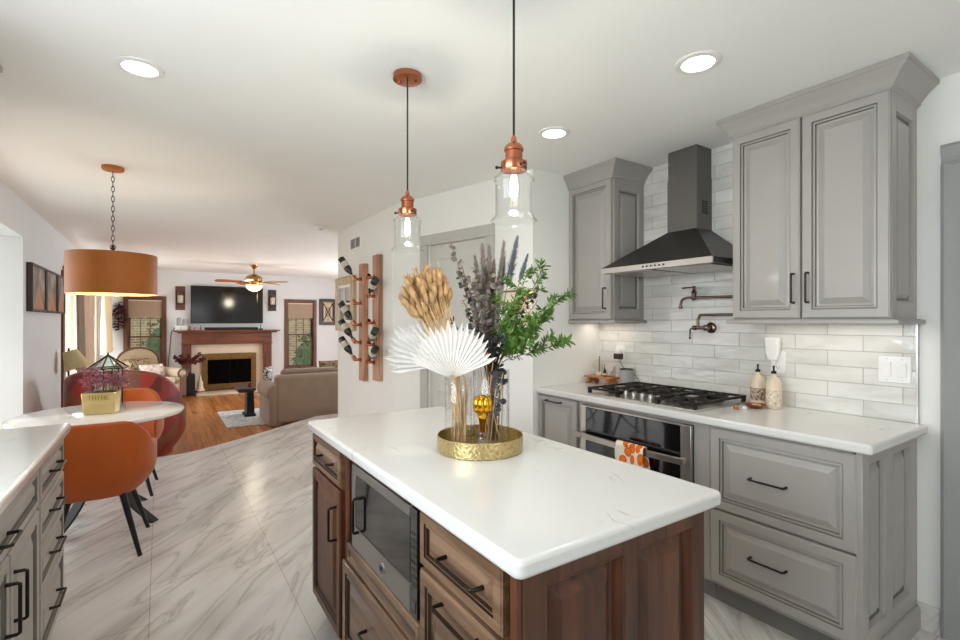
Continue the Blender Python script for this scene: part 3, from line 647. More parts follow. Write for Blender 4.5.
# wall oven
t = thing('oven', 'stainless built-in oven with black glass under the cooktop', 'oven', (2.5, 1.8, .2))
m = MB(); m.box(2.23, 1.424, .202, 2.79, 2.182, .850); obj('body', m, M['darksteel'], t)
m = MB(); m.box(2.212, 2.138, .202, 2.23, 2.182, .850); m.box(2.212, 1.424, .202, 2.23, 1.482, .850); m.box(2.212, 1.482, .842, 2.23, 2.138, .85); m.box(2.212, 1.482, .202, 2.23, 2.138, .25); obj('trim', m, M['steel'], t, bevel=.002)
m = MB(); m.box(2.215, 1.484, .705, 2.23, 2.136, .841); obj('control_glass', m, M['blackglass'], t, bevel=.001)
m = MB(); m.box(2.208, 1.484, .252, 2.23, 2.136, .698); dr = obj('door', m, M['blackglass'], t, bevel=.002)
m = MB(); n = 16
for k in range(n):
    a, b = k/n, (k+1)/n; f = lambda q: (2.172 - .022*sin(pi*q), 2.20-(2.20-1.44)*q)
    (xa, ya), (xb, yb) = f(a), f(b); m.hexa([(xa, ya, .655), (xa+.016, ya, .655), (xb+.016, yb, .655), (xb, yb, .655), (xa, ya, .688), (xa+.016, ya, .688), (xb+.016, yb, .688), (xb, yb, .688)])
m.box(2.174, 2.165, .660, 2.214, 2.19, .684); m.box(2.174, 1.45, .660, 2.214, 1.475, .684); obj('handle', m, M['steel'], dr, bevel=.002)
# tea towel over the handle
m = MB()
def tw(u, v):
    y = 1.655+.185*u; s = v*.34; x0 = 2.1405 - .006*sin(u*9) 
    if s < .155: return Vector((x0-.004*sin(s*20+u*5), y, .536+s))
    if s < .195: a = (s-.155)/.04*pi; return Vector((2.1565-.016*cos(a), y, .692+.012*sin(a)))
    return Vector((2.1735+.002*sin(u*8)+.025*min(1,(s-.195)*9), y, .691-(s-.195)))
m.grid(tw, 20, 44); tag(obj('tea_towel', m, M['orangeprint'], solid=.0035, smooth=60), 'white tea towel printed with oranges hanging on the oven handle', 'towel')
# cooktop
t = thing('cooktop', 'stainless gas cooktop with black grates and front knobs set in the worktop', 'cooktop', (2.5, 1.8, .914))
m = MB(); m.box(2.255, 1.425, .914, 2.755, 2.175, .924); obj('tray', m, M['steel'], t, bevel=.003)
def grate(y0, y1, x0, x1, cells):
    m = MB(); z0, z1 = .947, .960; w = .012
    m.box(x0, y0, z0, x1, y0+w, z1); m.box(x0, y1-w, z0, x1, y1, z1); m.box(x0, y0, z0, x0+w, y1, z1); m.box(x1-w, y0, z0, x1, y1, z1)
    for k in range(1, 3): xx = x0+(x1-x0)*k/3; m.box(xx-w/2, y0, z0, xx+w/2, y1, z1)
    yc = (y0+y1)/2; m.box(x0, yc-w/2, z0, x1, yc+w/2, z1)
    for xc in ([x0+(x1-x0)*.25, x0+(x1-x0)*.75] if cells == 2 else [(x0+x1)/2]):
        for a in range(8):
            th = a*pi/4; p = Vector((xc+.022*cos(th), yc+.022*sin(th), z1-.004)); q = Vector((xc+.085*cos(th), yc+.085*sin(th), z1-.004)); q.y = min(max(q.y, y0), y1); m.tube([p, q], .0055, 6)
    for xx in (x0, x1-.02):
        for yy in (y0, y1-.02): m.box(xx, yy, .924, xx+.02, yy+.02, z0+.004)
    return m
for y0, y1, x0, c in [(1.43, 1.672, 2.262, 2), (1.678, 1.922, 2.385, 1), (1.928, 2.17, 2.262, 2)]: obj('grate', grate(y0, y1, x0, 2.748, c), M['castiron'], t, bevel=.002)
for x, y, r in [(2.385, 1.55, .034), (2.63, 1.55, .04), (2.565, 1.80, .05), (2.385, 2.05, .034), (2.63, 2.05, .042)]:
    m = MB(); m.lathe([(r*1.3, 0), (r*1.3, .006), (r, .008), (r, .016), (r*.9, .021), (0, .022)], (x, y, .924), 24); obj('burner', m, M['castiron'], t)
for y in (1.915, 1.855, 1.795, 1.74, 1.688):
    m = MB(); m.lathe([(.017, 0), (.017, .004), (.0135, .006), (.0145, .03), (.012, .034), (0, .034)], (2.318, y, .924), 20); m.box(2.303, y-.003, .948, 2.333, y+.003, .962); obj('knob', m, M['steel'], t)

# ------------------------------------------------------------------ range hood
t = thing('range_hood', 'black chimney range hood with a steel front edge above the cooktop', 'range hood', (2.6, 1.787, 1.68))
fx, y0, y1 = 2.378, 1.411, 2.163; cy0, cy1, cx = 1.687, 1.887, 2.68
m = MB(); m.hexa([(fx, y0, 1.714), (2.84, y0, 1.714), (2.84, y1, 1.714), (fx, y1, 1.714), (cx, cy0, 1.936), (2.84, cy0, 1.936), (2.84, cy1, 1.936), (cx, cy1, 1.936)]); obj('canopy', m, M['hoodblack'], t)
m = MB(); m.box(cx, cy0, 1.934, 2.84, cy1, 2.26); ch = obj('chimney', m, M['chimney'], t)
m = MB(); m.box(cx+.003, cy0+.003, 2.26, 2.84, cy1-.003, H-.001); obj('chimney_cover', m, M['chimney'], t)
m = MB()
for k in range(6):
    for j in range(5): m.box(2.735+j*.013, cy0-.001, 2.03+k*.014, 2.745+j*.013, cy0+.001, 2.039+k*.014)
obj('vent_grille', m, M['cord'], ch)
m = MB(); m.box(fx+.012, y0, 1.682, 2.84, y1, 1.714); obj('side_band', m, M['hoodblack'], t)
m = MB(); m.box(fx, y0, 1.680, fx+.012, y1, 1.7145); bd = obj('front_band', m, M['steel'], t, bevel=.001)
m = MB()
for k in range(6): m.lathe([(.0055, 0), (.0055, .003), (.004, .004), (0, .004)], (fx, 1.70+.028*k, 1.698), 12, axisM((-1, 0, 0)))
obj('button_row', m, M['black'], bd)
m = MB(); m.box(fx+.03, y0+.03, 1.676, 2.82, 1.772, 1.682); m.box(fx+.03, 1.80, 1.676, 2.82, y1-.03, 1.682); obj('grease_filter', m, M['steel'], t, bevel=.002)

# ------------------------------------------------------------------ upper cabinets
def crown(x0, x1, y0, y1, z0, px, py0, py1, sgn=-1):
    """flared moulding on three sides; front towards sgn*X"""
    prof = [(0, 0), (.10, .06), (.16, .10), (.16, .18), (.30, .30), (.55, .55), (.85, .72), (.92, .78), (1, .80), (1, 1)]
    m = MB(); hh = H-.002-z0; vs = []; fs = []
    for a, b in prof:
        f = x0+sgn*px*a if sgn < 0 else x1+px*a
        if sgn < 0: vs += [(x1, y1+py1*a, z0+hh*b), (f, y1+py1*a, z0+hh*b), (f, y0-py0*a, z0+hh*b), (x1, y0-py0*a, z0+hh*b)]
        else: vs += [(x0, y0-py0*a, z0+hh*b), (f, y0-py0*a, z0+hh*b), (f, y1+py1*a, z0+hh*b), (x0, y1+py1*a, z0+hh*b)]
    n = len(prof)
    for k in range(n-1):
        for q in range(3): fs.append((k*4+q, k*4+q+1, k*4+4+q+1, k*4+4+q))
        fs.append((k*4+3, k*4, k*4+4, k*4+7))
    fs += [(3, 2, 1, 0), (n*4-4, n*4-3, n*4-2, n*4-1)]
    return m.add(vs, fs)
UX = 2.532; ZB, ZT = 1.385, 2.335
def upper(lab, y0, y1, doors, endp, rail=(.03, .03)):
    t = thing('wall_cabinet', lab, 'cabinet', (2.69, (y0+y1)/2, ZB))
    m = MB(); m.box(UX, y0+.002, ZB, 2.84, y1, 2.34); obj('carcass', m, M['grey'], t)
    for a, b, hy in doors: cab_front('door', t, UX, a, b, ZB+.004, ZT, M['grey'], ((hy, 1.60), (hy, 1.463)), .058)
    m = MB(); w = .048; e = .016
    for x0, x1, z0, z1 in [(UX, UX+w, ZB, 2.34), (2.84-w, 2.84, ZB, 2.34), (UX+w, 2.84-w, ZB, ZB+.07), (UX+w, 2.84-w, 2.27, 2.34)]: m.box(x0, y0-e, z0, x1, y0+.002, z1)
    obj('end_frame', m, M['grey'], t, bevel=.002)
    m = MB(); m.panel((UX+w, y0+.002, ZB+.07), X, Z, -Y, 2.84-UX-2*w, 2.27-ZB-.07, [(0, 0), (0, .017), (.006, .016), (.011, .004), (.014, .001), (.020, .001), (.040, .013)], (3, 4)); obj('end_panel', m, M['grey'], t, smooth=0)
    m = MB(); m.box(2.502, y0-e-rail[0], ZB-.022, 2.84, y1+rail[1], ZB-.004); m.box(2.515, y0-e-rail[0]*.5, ZB-.006, 2.84, y1+rail[1]*.5, ZB); obj('light_rail', m, M['grey'], t, bevel=.003)
    obj('crown', crown(2.512, 2.849, y0-e, y1, 2.335, .052, .073, .055 if rail[1] else 0), M['grey'], t, smooth=25); return t
upper('grey two-door wall cabinet with crown moulding right of the range hood', .735, 1.38, [(1.058, 1.378, 1.083), (.722, 1.048, 1.022)], True)
upper('narrow grey one-door wall cabinet with crown moulding left of the range hood', 2.205, 2.598, [(2.20, 2.596, 2.245)], True, (.03, 0))
area('undercabinet_glow', (2.72, 2.42, 1.36), (0, 0, 0), .12, .3, .4, (1, .9, .78))
area('undercabinet_glow', (2.72, 1.05, 1.36), (0, 0, 0), .12, .55, .5, (1, .92, .82))
# cabinet on the left wall whose crown tip enters the picture
t = thing('wall_cabinet', 'grey wall cabinet at the upper left whose crown tip enters the picture', 'cabinet', (-.8, 2.4, ZB))
m = MB(); m.box(-.995, 2.02, ZB, -.69, 2.72, 2.34); obj('carcass', m, M['grey'], t)
cab_front('door', t, -.69, 2.03, 2.365, ZB+.004, ZT, M['grey'], ((2.33, 1.6), (2.33, 1.46)), .058, 1); cab_front('door', t, -.69, 2.375, 2.71, ZB+.004, ZT, M['grey'], ((2.41, 1.6), (2.41, 1.46)), .058, 1)
obj('crown', crown(-.995, -.67, 2.02, 2.72, 2.335, .12, .06, .076, 1), M['grey'], t, smooth=25)

# ------------------------------------------------------------------ left run
FX = -.380
t = thing('base_cabinet', 'grey base cabinet with four stacked drawers at the end of the left counter', 'cabinet', (-.68, 2.58, 0))
m = MB(); m.box(-.992, 2.312, .11, FX, 2.845, HT); obj('carcass', m, M['grey'], t); m = MB(); m.box(-.992, 2.312, 0, FX-.06, 2.83, .11); obj('toe_kick', m, M['kick'], t)
for z0, z1 in [(.715, .862), (.565, .705), (.385, .555), (.13, .375)]:
    cab_front('drawer', t, FX, 2.325, 2.838, z0, z1, M['grey'], ((2.50, (z0+z1)/2), (2.655, (z0+z1)/2)), .04 if z1-z0 < .2 else .05, 1)
t = thing('base_cabinet', 'grey base cabinet with a wide drawer over two doors, at the lower left edge', 'cabinet', (-.68, 1.83, 0))
m = MB(); m.box(-.992, 1.36, .11, FX, 2.310, HT); obj('carcass', m, M['grey'], t); m = MB(); m.box(-.992, 1.36, 0, FX-.06, 2.31, .11); obj('toe_kick', m, M['kick'], t)
cab_front('drawer', t, FX, 1.375, 2.298, .715, .862, M['grey'], ((1.765, .775), (1.875, .775)), .04, 1)
cab_front('door', t, FX, 1.905, 2.298, .13, .705, M['grey'], ((1.945, .635), (1.945, .49)), .055, 1)
cab_front('door', t, FX, 1.375, 1.897, .13, .705, M['grey'], ((1.857, .635), (1.857, .49)), .055, 1)
t = thing('base_cabinet', 'plain grey base cabinet under the left counter, nearest the camera', 'cabinet', (-.68, .55, 0))
m = MB(); m.box(-.992, -.19, .11, FX, 1.358, HT); obj('carcass', m, M['grey'], t); m = MB(); m.box(-.992, -.19, 0, FX-.06, 1.358, .11); obj('toe_kick', m, M['kick'], t)
cab_front('door', t, FX, .59, 1.345, .13, .862, M['grey'], ((.64, .6), (.64, .45)), .055, 1); cab_front('door', t, FX, -.18, .58, .13, .862, M['grey'], ((.53, .6), (.53, .45)), .055, 1)
# ------------------------------------------------------------------ ceiling lights
RL = [(-.069, 2.47, 'recessed ceiling light at the upper left of the kitchen'), (1.842, 1.154, 'recessed ceiling light above the two-door wall cabinet, nearest the camera on the right'), (1.852, 2.033, 'recessed ceiling light between the glass pendant and the range hood')]
for k, (x, y, lab) in enumerate(RL):
    t = thing('recessed_light', 'white round ' + lab, 'ceiling light', (x, y, H-.012), 0, 'recessed kitchen lights')
    m = MB(); m.ring([(.064, H-.001), (.088, H-.001), (.088, H-.006), (.070, H-.011), (.064, H-.009)], (x, y, 0), 40); obj('trim_ring', m, M['white'], t, smooth=50)
    m = MB(); m.lathe([(.066, H-.004), (.060, H-.008), (0, H-.009)], (x, y, 0), 40); obj('diffuser', m, M['diff'], t, smooth=50)
    l = bpy.data.lights.new('downlight', 'SPOT'); l.energy = 7; l.spot_size = radians(150); l.spot_blend = .8; l.shadow_soft_size = .06; l.color = (1, .95, .88)
    lo = bpy.data.objects.new('downlight', l); COL.objects.link(lo); lo.location = (x, y, H-.03)
t = thing('smoke_detector', 'small white round smoke detector on the ceiling near the pantry wall corner', 'smoke detector', (1.499, 5.463, H-.04))
m = MB(); m.lathe([(.055, H-.036), (.066, H-.028), (.066, H-.012), (.072, H-.010), (.072, H-.001)], (1.499, 5.463, 0), 28); obj('cover', m, M['white'], t); m = MB(); m.lathe([(.02, H-.040), (.02, H-.03)], (1.499, 5.463, 0), 16); obj('sensor', m, M['pot'], t)

def pendant(x, y, lab):
    t = thing('pendant_light', lab, 'pendant light', (x, y, 1.68), 0, 'glass island pendants')
    m = MB(); m.lathe([(0, H-.028), (.054, H-.026), (.062, H-.022), (.062, H-.001)], (x, y, 0), 36); cpy = obj('canopy', m, M['copper'], t)
    m = MB(); m.lathe([(.005, H-.034), (.005, H-.026)], (x+.03, y-.02, 0), 10); m.lathe([(.005, H-.034), (.005, H-.026)], (x-.03, y+.02, 0), 10); obj('screw', m, M['copper'], cpy)
    m = MB(); m.tube([(x, y, H-.027), (x, y, 1.925)], .0036, 8); obj('cord', m, M['cord'], t)
    z = 1.833
    m = MB(); m.lathe([(.038, z), (.040, z+.004), (.040, z+.026), (.034, z+.030), (.026, z+.031), (.026, z+.058), (.029, z+.060), (.030, z+.068), (.026, z+.076), (.018, z+.083), (.010, z+.087), (.009, z+.098), (.005, z+.108), (0, z+.109)], (x, y, 0), 36); so = obj('socket', m, M['copper'], t)
    for a in (2.6, .5, 4.7):
        q = Vector((cos(a), sin(a), 0)); m = MB(); m.tube([Vector((x, y, z+.010))+q*.036, Vector((x, y, z+.010))+q*.050], .0032, 8); m.ball(Vector((x, y, z+.010))+q*.052, .0055, 10, 8); obj('set_screw', m, M['bronze'], so)
    # jar: neck, shoulder bead, cylinder, flared foot; open below
    outer = [(.034, .170), (.036, .158), (.046, .148), (.054, .140), (.061, .132), (.0625, .127), (.059, .122), (.0565, .118), (.0565, .03), (.058, .02), (.066, .009), (.071, .003), (.070, 0)]
    inner = [(r-.003, h) for r, h in reversed(outer)]
    m = MB(); m.ring([(r, 1.678+h) for r, h in outer+inner], (x, y, 0), 40); obj('glass_shade', m, M['thinclear'], t, smooth=60)
    m = MB(); m.lathe([(.010, 1.83), (.014, 1.815), (.0175, 1.80), (.0175, 1.765), (.013, 1.748), (0, 1.742)], (x, y, 0), 24); obj('bulb', m, M['thinclear'], t, smooth=60)
    m = MB()
    for k in range(6):
        a = k*pi/3; m.tube([(x+.006*cos(a), y+.006*sin(a), 1.82), (x+.011*cos(a), y+.011*sin(a), 1.79), (x+.010*cos(a), y+.010*sin(a), 1.757)], .0022, 6)
    obj('filament', m, M['bulb'], t)
    l = bpy.data.lights.new('pendant_bulb', 'POINT'); l.energy = 5.0; l.shadow_soft_size = .012; l.color = (1, .90, .76); lo = bpy.data.objects.new('pendant_bulb', l); COL.objects.link(lo); lo.location = (x, y, 1.725)
pendant(.893, 1.911, 'clear glass jar pendant with its round copper canopy in view, farther from the camera')
pendant(.900, 1.168, 'clear glass jar pendant on a black cord, larger and nearer the camera')

# drum lamp over the dining table
x, y = -.269, 4.171
t = thing('drum_pendant', 'orange leather drum pendant hanging on a chain over the white dining table', 'pendant light', (x, y, 1.56))
m = MB(); m.lathe([(0, H-.03), (.058, H-.026), (.064, H-.02), (.064, H-.001)], (x, y, 0), 32); obj('canopy', m, M['drum'], t)
m = MB(); zz = H-.03; k = 0
while zz > 1.885:
    ax = X if k % 2 else Y
    m.tube([Vector((x, y, zz-.021))+ax*(.0085*cos(a))+Z*(.021*sin(a)) for a in [2*pi*j/14 for j in range(14)]], .0024, 6, True); zz -= .034; k += 1
obj('chain', m, M['bronze'], t)
m = MB(); m.ring([(.256, 1.835), (.256, 1.56), (.2525, 1.56), (.2525, 1.835)], (x, y, 0), 64); sh = obj('shade', m, M['drum'], t, smooth=60)
m = MB(); m.ring([(.252, 1.834), (.252, 1.561), (.2515, 1.561), (.2515, 1.834)], (x, y, 0), 64); obj('lining', m, M['drumin'], sh, smooth=60)
m = MB()
for a in (0, 2*pi/3, 4*pi/3): m.tube([(x, y, 1.83), (x+.252*cos(a), y+.252*sin(a), 1.815)], .003, 6)
m.tube([(x, y, 1.895), (x, y, 1.74)], .006, 8); m.tube([Vector((x, y, 1.885))+X*(.016*cos(a))+Z*(.016*sin(a)) for a in [2*pi*j/14 for j in range(14)]], .0026, 6, True); obj('spider', m, M['bronze'], t)
m = MB(); m.ball((x, y, 1.70), .03, 16, 10, 1.25); obj('bulb', m, M['bulb'], t)
l = bpy.data.lights.new('drum_bulb', 'POINT'); l.energy = 7; l.shadow_soft_size = .03; l.color = (1, .9, .76); lo = bpy.data.objects.new('drum_bulb', l); COL.objects.link(lo); lo.location = (x, y, 1.63)

# ------------------------------------------------------------------ tray, vases and flowers on the island
ZT0 = .914
t = thing('tray', 'hammered round gold tray holding the vases on the island', 'tray', (.963, 1.449, ZT0))
m = MB(); m.lathe([(0, ZT0+.006), (.149, ZT0+.006), (.1505, ZT0+.055), (.1525, ZT0+.057), (.1545, ZT0+.055), (.153, ZT0+.002), (.150, ZT0), (0, ZT0)], (.963, 1.449, 0), 72); 
gm, gnt, gbs = newmat('hammered_gold'); vo = node(gnt, 'ShaderNodeTexVoronoi'); vo.inputs['Scale'].default_value = 95; gnt.links.new(coords(gnt), vo.inputs[0])
gbs.inputs['Metallic'].default_value = 1; gbs.inputs['Roughness'].default_value = .3; gnt.links.new(ramp(gnt, vo.outputs['Distance'], [(0, lin((160, 138, 92))), (.5, lin((206, 184, 132)))]), gbs.inputs['Base Color']); bump(gnt, gbs, vo.outputs['Distance'], .5, .004)
obj('pan', m, gm, t, smooth=40)
ZV = ZT0+.0065
def vase(x, y, r, h, lab):
    t = thing('glass_vase', lab, 'vase', (x, y, ZV)); m = MB(); m.lathe([(0, ZV), (r-.003, ZV), (r, ZV+.004), (r, ZV+h-.002), (r-.0015, ZV+h), (r-.003, ZV+h-.002), (r-.003, ZV+.012), (0, ZV+.012)], (x, y, 0), 48); obj('body', m, M['clear'], t, smooth=50); return t
A = Vector((.912, 1.515, ZV)); AR = .050; AH = .25
B = Vector((1.032, 1.478, ZV)); BR = .068; BH = .275
vase(A.x, A.y, AR, AH, 'narrow clear glass cylinder vase holding the straw-coloured stems, on the left of the tray')
vase(B.x, B.y, BR, BH, 'wide clear glass cylinder vase of grey and green branches, right on the tray')
t = thing('decanter', 'small clear glass bottle with a faceted gold stopper at the front of the tray', 'bottle', (.943, 1.405, ZV))
c = (.943, 1.403, 0)
m = MB(); m.lathe([(0, ZV), (.028, ZV), (.034, ZV+.006), (.035, ZV+.018), (.030, ZV+.032), (.020, ZV+.043), (.017, ZV+.052), (.019, ZV+.062), (.016, ZV+.068), (.013, ZV+.068), (.0145, ZV+.06), (.013, ZV+.052), (.016, ZV+.044), (.026, ZV+.031), (.031, ZV+.018), (.029, ZV+.009), (0, ZV+.007)], c, 32); obj('body', m, M['clear'], t, smooth=50)
m = MB(); m.lathe([(.006, ZV+.040), (.009, ZV+.066), (.010, ZV+.09), (.014, ZV+.112), (.020, ZV+.132), (.018, ZV+.14)], c, 20); st = obj('stopper', m, M['gold'], t)
m = MB()
for k in range(8):
    a = 2*pi*k/8; q = Vector((cos(a), sin(a), 0)); p = Vector(c)+Vector((0, 0, ZV+.162)); m.ball(p+q*.023, (.0125, .0125, .030), 12, 8)
m.ball(Vector(c)+Vector((0, 0, ZV+.166)), (.018, .018, .032), 14, 10); obj('petals', m, M['gold'], st)

RV = Vector((.8329, -.5534, 0)); FV = Vector((.5534, .8329, 0))        # along and across the island's view side
def rdisk(r): 
    a = random.uniform(0, 2*pi); q = r*math.sqrt(random.random()); return Vector((q*cos(a), q*sin(a), 0))
def at(u, v, d):
    r = (u-480)/482; return Vector((.5534*d+.8329*r*d, .8329*d-.5534*r*d, 1.374+(321.5-v)/482*d))
def stempath(base, mouth, head, n=5):
    mid = mouth+(head-mouth)*.5+Vector((0, 0, .015)); return smoothpath([base, mouth, mid, head], n)
# bunny tails
bc = at(428, 297, 1.775)
def fit_mouth(head, C, R, h, k=.75):
    d = head-C; d.z = 0; q = d.normalized()*R*min(k, d.length*1.5); return Vector((C.x, C.y, C.z+h))+q+rdisk(R*.22)
N_B = 60
for k in range(N_B):
    a = 2.39996*k; rr = math.sqrt((k+.5)/N_B)
    off = RV*(.082*rr*cos(a)) + Z*(.088*rr*sin(a)) + FV*random.uniform(-.045, .045)*(1.1-.5*rr)
    hd = bc+off; hd.z += -.01*rr; base = A+rdisk(.018)+Vector((.008, -.005, .014))
    mo = fit_mouth(hd, A, AR*.86, AH, .8); P = stempath(base, mo, hd)
    dr = (P[-1]-at(445, 345, 1.775)).normalized()*.8+Z*.3; dr.normalize()
    t = thing('bunny_tail_stem', 'golden dried bunny tail grass stem in the narrow vase', 'dried flower', tuple(base), 0, 'golden bunny tail stems')
    m = MB(); m.tube(P, .0011, 5); obj('stem', m, M['straw'], t, smooth=60)
    Lh = random.uniform(.038, .052); m = MB(); prof = [(0, -.2*Lh), (.0065, -.1*Lh), (.0105, .15*Lh), (.0105, .45*Lh), (.0075, .78*Lh), (0, Lh)]
    m.lathe(prof, P[-1], 9, axisM(dr), jit=.05)
    MX = axisM(dr)
    for q in range(60):
        h = random.uniform(.0, .95)*Lh; a2 = random.uniform(0, 2*pi); rr2 = .0085*(1-(h/Lh)**2*.6); p = Vector((rr2*cos(a2), rr2*sin(a2), h)); tip = p*1.0+Vector((cos(a2)*.009, sin(a2)*.009, .013)); s = Vector((-sin(a2), cos(a2), 0))*.0013
        m.add([P[-1]+MX @ (p+s), P[-1]+MX @ (p-s), P[-1]+MX @ tip], [(0, 1, 2)])
    obj('flower_head', m, M['bunny'], t, smooth=60)
# extra cut straw in both vases
for C, R, n, hh, lab, grp in [(A, AR, 26, (.17, .26), 'straw-coloured dried stalk standing inside the narrow vase', 'straw stalks in the narrow vase'), (B, BR, 24, (.15, .34), 'straw-coloured dried stalk standing inside the wide vase', 'straw stalks in the wide vase')]:
    for k in range(n):
        p = C+rdisk(R*.62)+Vector((0, 0, .014)); q = C+rdisk(R*.8)+Vector((0, 0, random.uniform(*hh))); m = MB(); m.tube([p, p*.5+q*.5+rdisk(.004), q], [.0018, .0022, .0016], 6); tag(obj('dried_stalk', m, M['straw'], smooth=60), lab, 'dried stalk', grp)
# palm spears
def fan(hub, a0, a1, n, R, tilt, lab, mt, stalk):
    t = thing('palm_spear', lab, 'dried palm', tuple(stalk[0]), 0); U = RV; Vv = (Z*cos(tilt)-FV*sin(tilt)); Nn = U.cross(Vv).normalized()
    m = MB()
    for k in range(n):
        c = a0+(a1-a0)*(k+.5)/n; w = (a1-a0)/n/2*1.02; L_ = R*(.82+.18*sin(pi*(k+.5)/n))*random.uniform(.93, 1.04)
        d = lambda a, r, o: hub+U*(cos(a)*r)+Vv*(sin(a)*r)+Nn*o+FV*(-.10*r*r/R)
        o = .006
        pts = [d(c, .012, .001), d(c-w, L_*.82, o*.8), d(c, L_*.82, -o), d(c+w, L_*.82, o*.8), d(c+random.uniform(-.02, .02), L_, -o)]
        m.add(pts, [(0, 1, 2), (0, 2, 3), (1, 4, 2), (2, 4, 3)])
    obj('leaf', m, M[mt], t, smooth=0, solid=.0012)
    m = MB(); m.tube(stalk, .0035, 8); obj('stalk', m, M['straw'], t, smooth=60); return t
hubF = at(452, 379, 1.70); hubL = at(444, 365, 1.80)
fan(hubF, radians(24), radians(156), 20, .205, .12, 'white fan-shaped dried palm spear at the front of the flowers', 'palm', smoothpath([A+Vector((.012, -.022, .014)), A+Vector((.006, -.030, AH)), hubF+FV*.004], 4))
fan(hubL, radians(114), radians(190), 11, .235, .05, 'greyer white dried palm spear spreading to the left behind the front one', 'palmgrey', smoothpath([A+Vector((-.01, .01, .014)), A+Vector((-.018, .0, AH)), hubL], 4))
# plume grasses
def plume(base, mouth, tip, L_, r, mat, lab, grp):
    P = stempath(base, mouth, tip, 6); t = thing('plume_grass', lab, 'dried flower', tuple(base), 0, grp)
    m = MB(); m.tube(P, .0014, 5); obj('stem', m, M['twig'], t, smooth=60)
    d = (P[-1]-P[-4]).normalized(); S0 = P[-1]-d*L_; m = MB(); m.lathe([(0, 0), (r*.25, L_*.15), (r*.3, L_*.5), (r*.15, L_*.85), (0, L_)], S0, 8, axisM(d), jit=.03); Mx = axisM(d)
    for k in range(620):
        h = random.random(); a = random.uniform(0, 2*pi); rr = r*1.25*(.35+.65*sin(pi*min(1, h*.8+.18)))*(1-.4*h)*random.uniform(.5, 1.1); b = Vector((.25*rr*cos(a), .25*rr*sin(a), h*L_)); e = Vector((rr*cos(a+.2), rr*sin(a+.2), h*L_+random.uniform(.006, .020))); s = Vector((-sin(a), cos(a), 0))*.0026
        m.add([S0+Mx @ (b+s), S0+Mx @ (b-s), S0+Mx @ e], [(0, 1, 2)])
    obj('plume', m, M[mat], t, smooth=0)
def Bm(k=.7): return B+rdisk(BR*k)
PL = [((482, 246), .22, .019, 'plume'), ((489, 247), .24, .020, 'plume'), ((504, 242), .27, .020, 'plume'), ((475, 258), .20, .018, 'plume'), ((494, 262), .22, .020, 'plume'), ((484, 272), .20, .019, 'plume'), ((498, 280), .20, .019, 'plume'), ((478, 285), .18, .018, 'plume'), ((490, 292), .18, .019, 'plume')]
for (u, v), L_, r, mt in PL:
    tip = at(u, v, 1.86+random.uniform(-.03, .03)); plume(Bm(.5)+Z*.014, fit_mouth(tip, B, BR*.85, BH, .5), tip, L_, r*1.3, mt, 'brown-grey dried plume grass rising from the wide vase', 'grey plume grasses in the wide vase')
for (u, v), L_, r in [((517, 239), .19, .018), ((504, 260), .15, .016), ((527, 257), .10, .010)]:
    tip = at(u, v, 1.88); plume(Bm(.5)+Z*.014, fit_mouth(tip, B, BR*.85, BH, .6), tip, L_, r*1.3, 'plumeblue', 'blue-grey dried plume grass at the right of the wide vase', 'blue-grey plume grasses in the wide vase')
# eucalyptus and leafy sprigs
def sprig(name, base, mouth, tip, n, size, mat, lab, cat, grp, frm=.35, kind='round', smat='twig', spread=1.0, shoots=0):
    P = stempath(base, mouth, tip, 8); t = thing(name, lab, cat, tuple(base), 0, grp); m = MB(); 
    m.tube(P, [.0022-.0012*i/len(P) for i in range(len(P))], 6)
    paths = [(P, frm)]
    for k in range(shoots):
        i = int(len(P)*(frm+(.92-frm)*(k+.5)/shoots)); d = (P[i]-P[i-1]).normalized(); sd = Vector((random.uniform(-1, 1), random.uniform(-1, 1), random.uniform(-.2, .6))).normalized(); q = P[i]+(d*.6+sd*.7).normalized()*random.uniform(.05, .085); S_ = smoothpath([P[i], (P[i]+q)*.5+Z*.004, q], 4); m.tube(S_, .0009, 5); paths.append((S_, .15))
    obj('stem', m, M[smat], t, smooth=60)
    m = MB(); cnt = n//len(paths)+1
    for Pp, f0 in paths:
        for k in range(cnt):
            f = f0+(1-f0)*(k+random.random()*.6)/cnt; i = min(len(Pp)-2, int(f*(len(Pp)-1))); w = f*(len(Pp)-1)-i; w = min(max(w, 0), 1); p = Pp[i].lerp(Pp[i+1], w); d = (Pp[i+1]-Pp[i]).normalized()
            sd = d.cross(Vector((random.uniform(-1, 1), random.uniform(-1, 1), random.uniform(-1, 1)))).normalized(); ax = (d*.55+sd*spread).normalized(); s = ax.cross(Vector((random.uniform(-1, 1), random.uniform(-1, 1), random.uniform(-1, 1)))).normalized(); nn = ax.cross(s); z = size*random.uniform(.7, 1.15)
            if kind == 'round': pts = [p+ax*z*.1] + [p+ax*z*(.55-.5*cos(a))+s*z*.48*sin(a)+nn*z*.08*sin(a)**2 for a in [2*pi*j/8 for j in range(1, 8)]]
            else: pts = [p, p+ax*z*.35+s*z*.13, p+ax*z*.75+s*z*.10+nn*z*.05, p+ax*z+nn*z*.08, p+ax*z*.75-s*z*.10+nn*z*.05, p+ax*z*.35-s*z*.13]
            m.add(pts, [tuple(range(len(pts)))])
    obj('leaves', m, M[mat], t, smooth=0, solid=.0005); return t
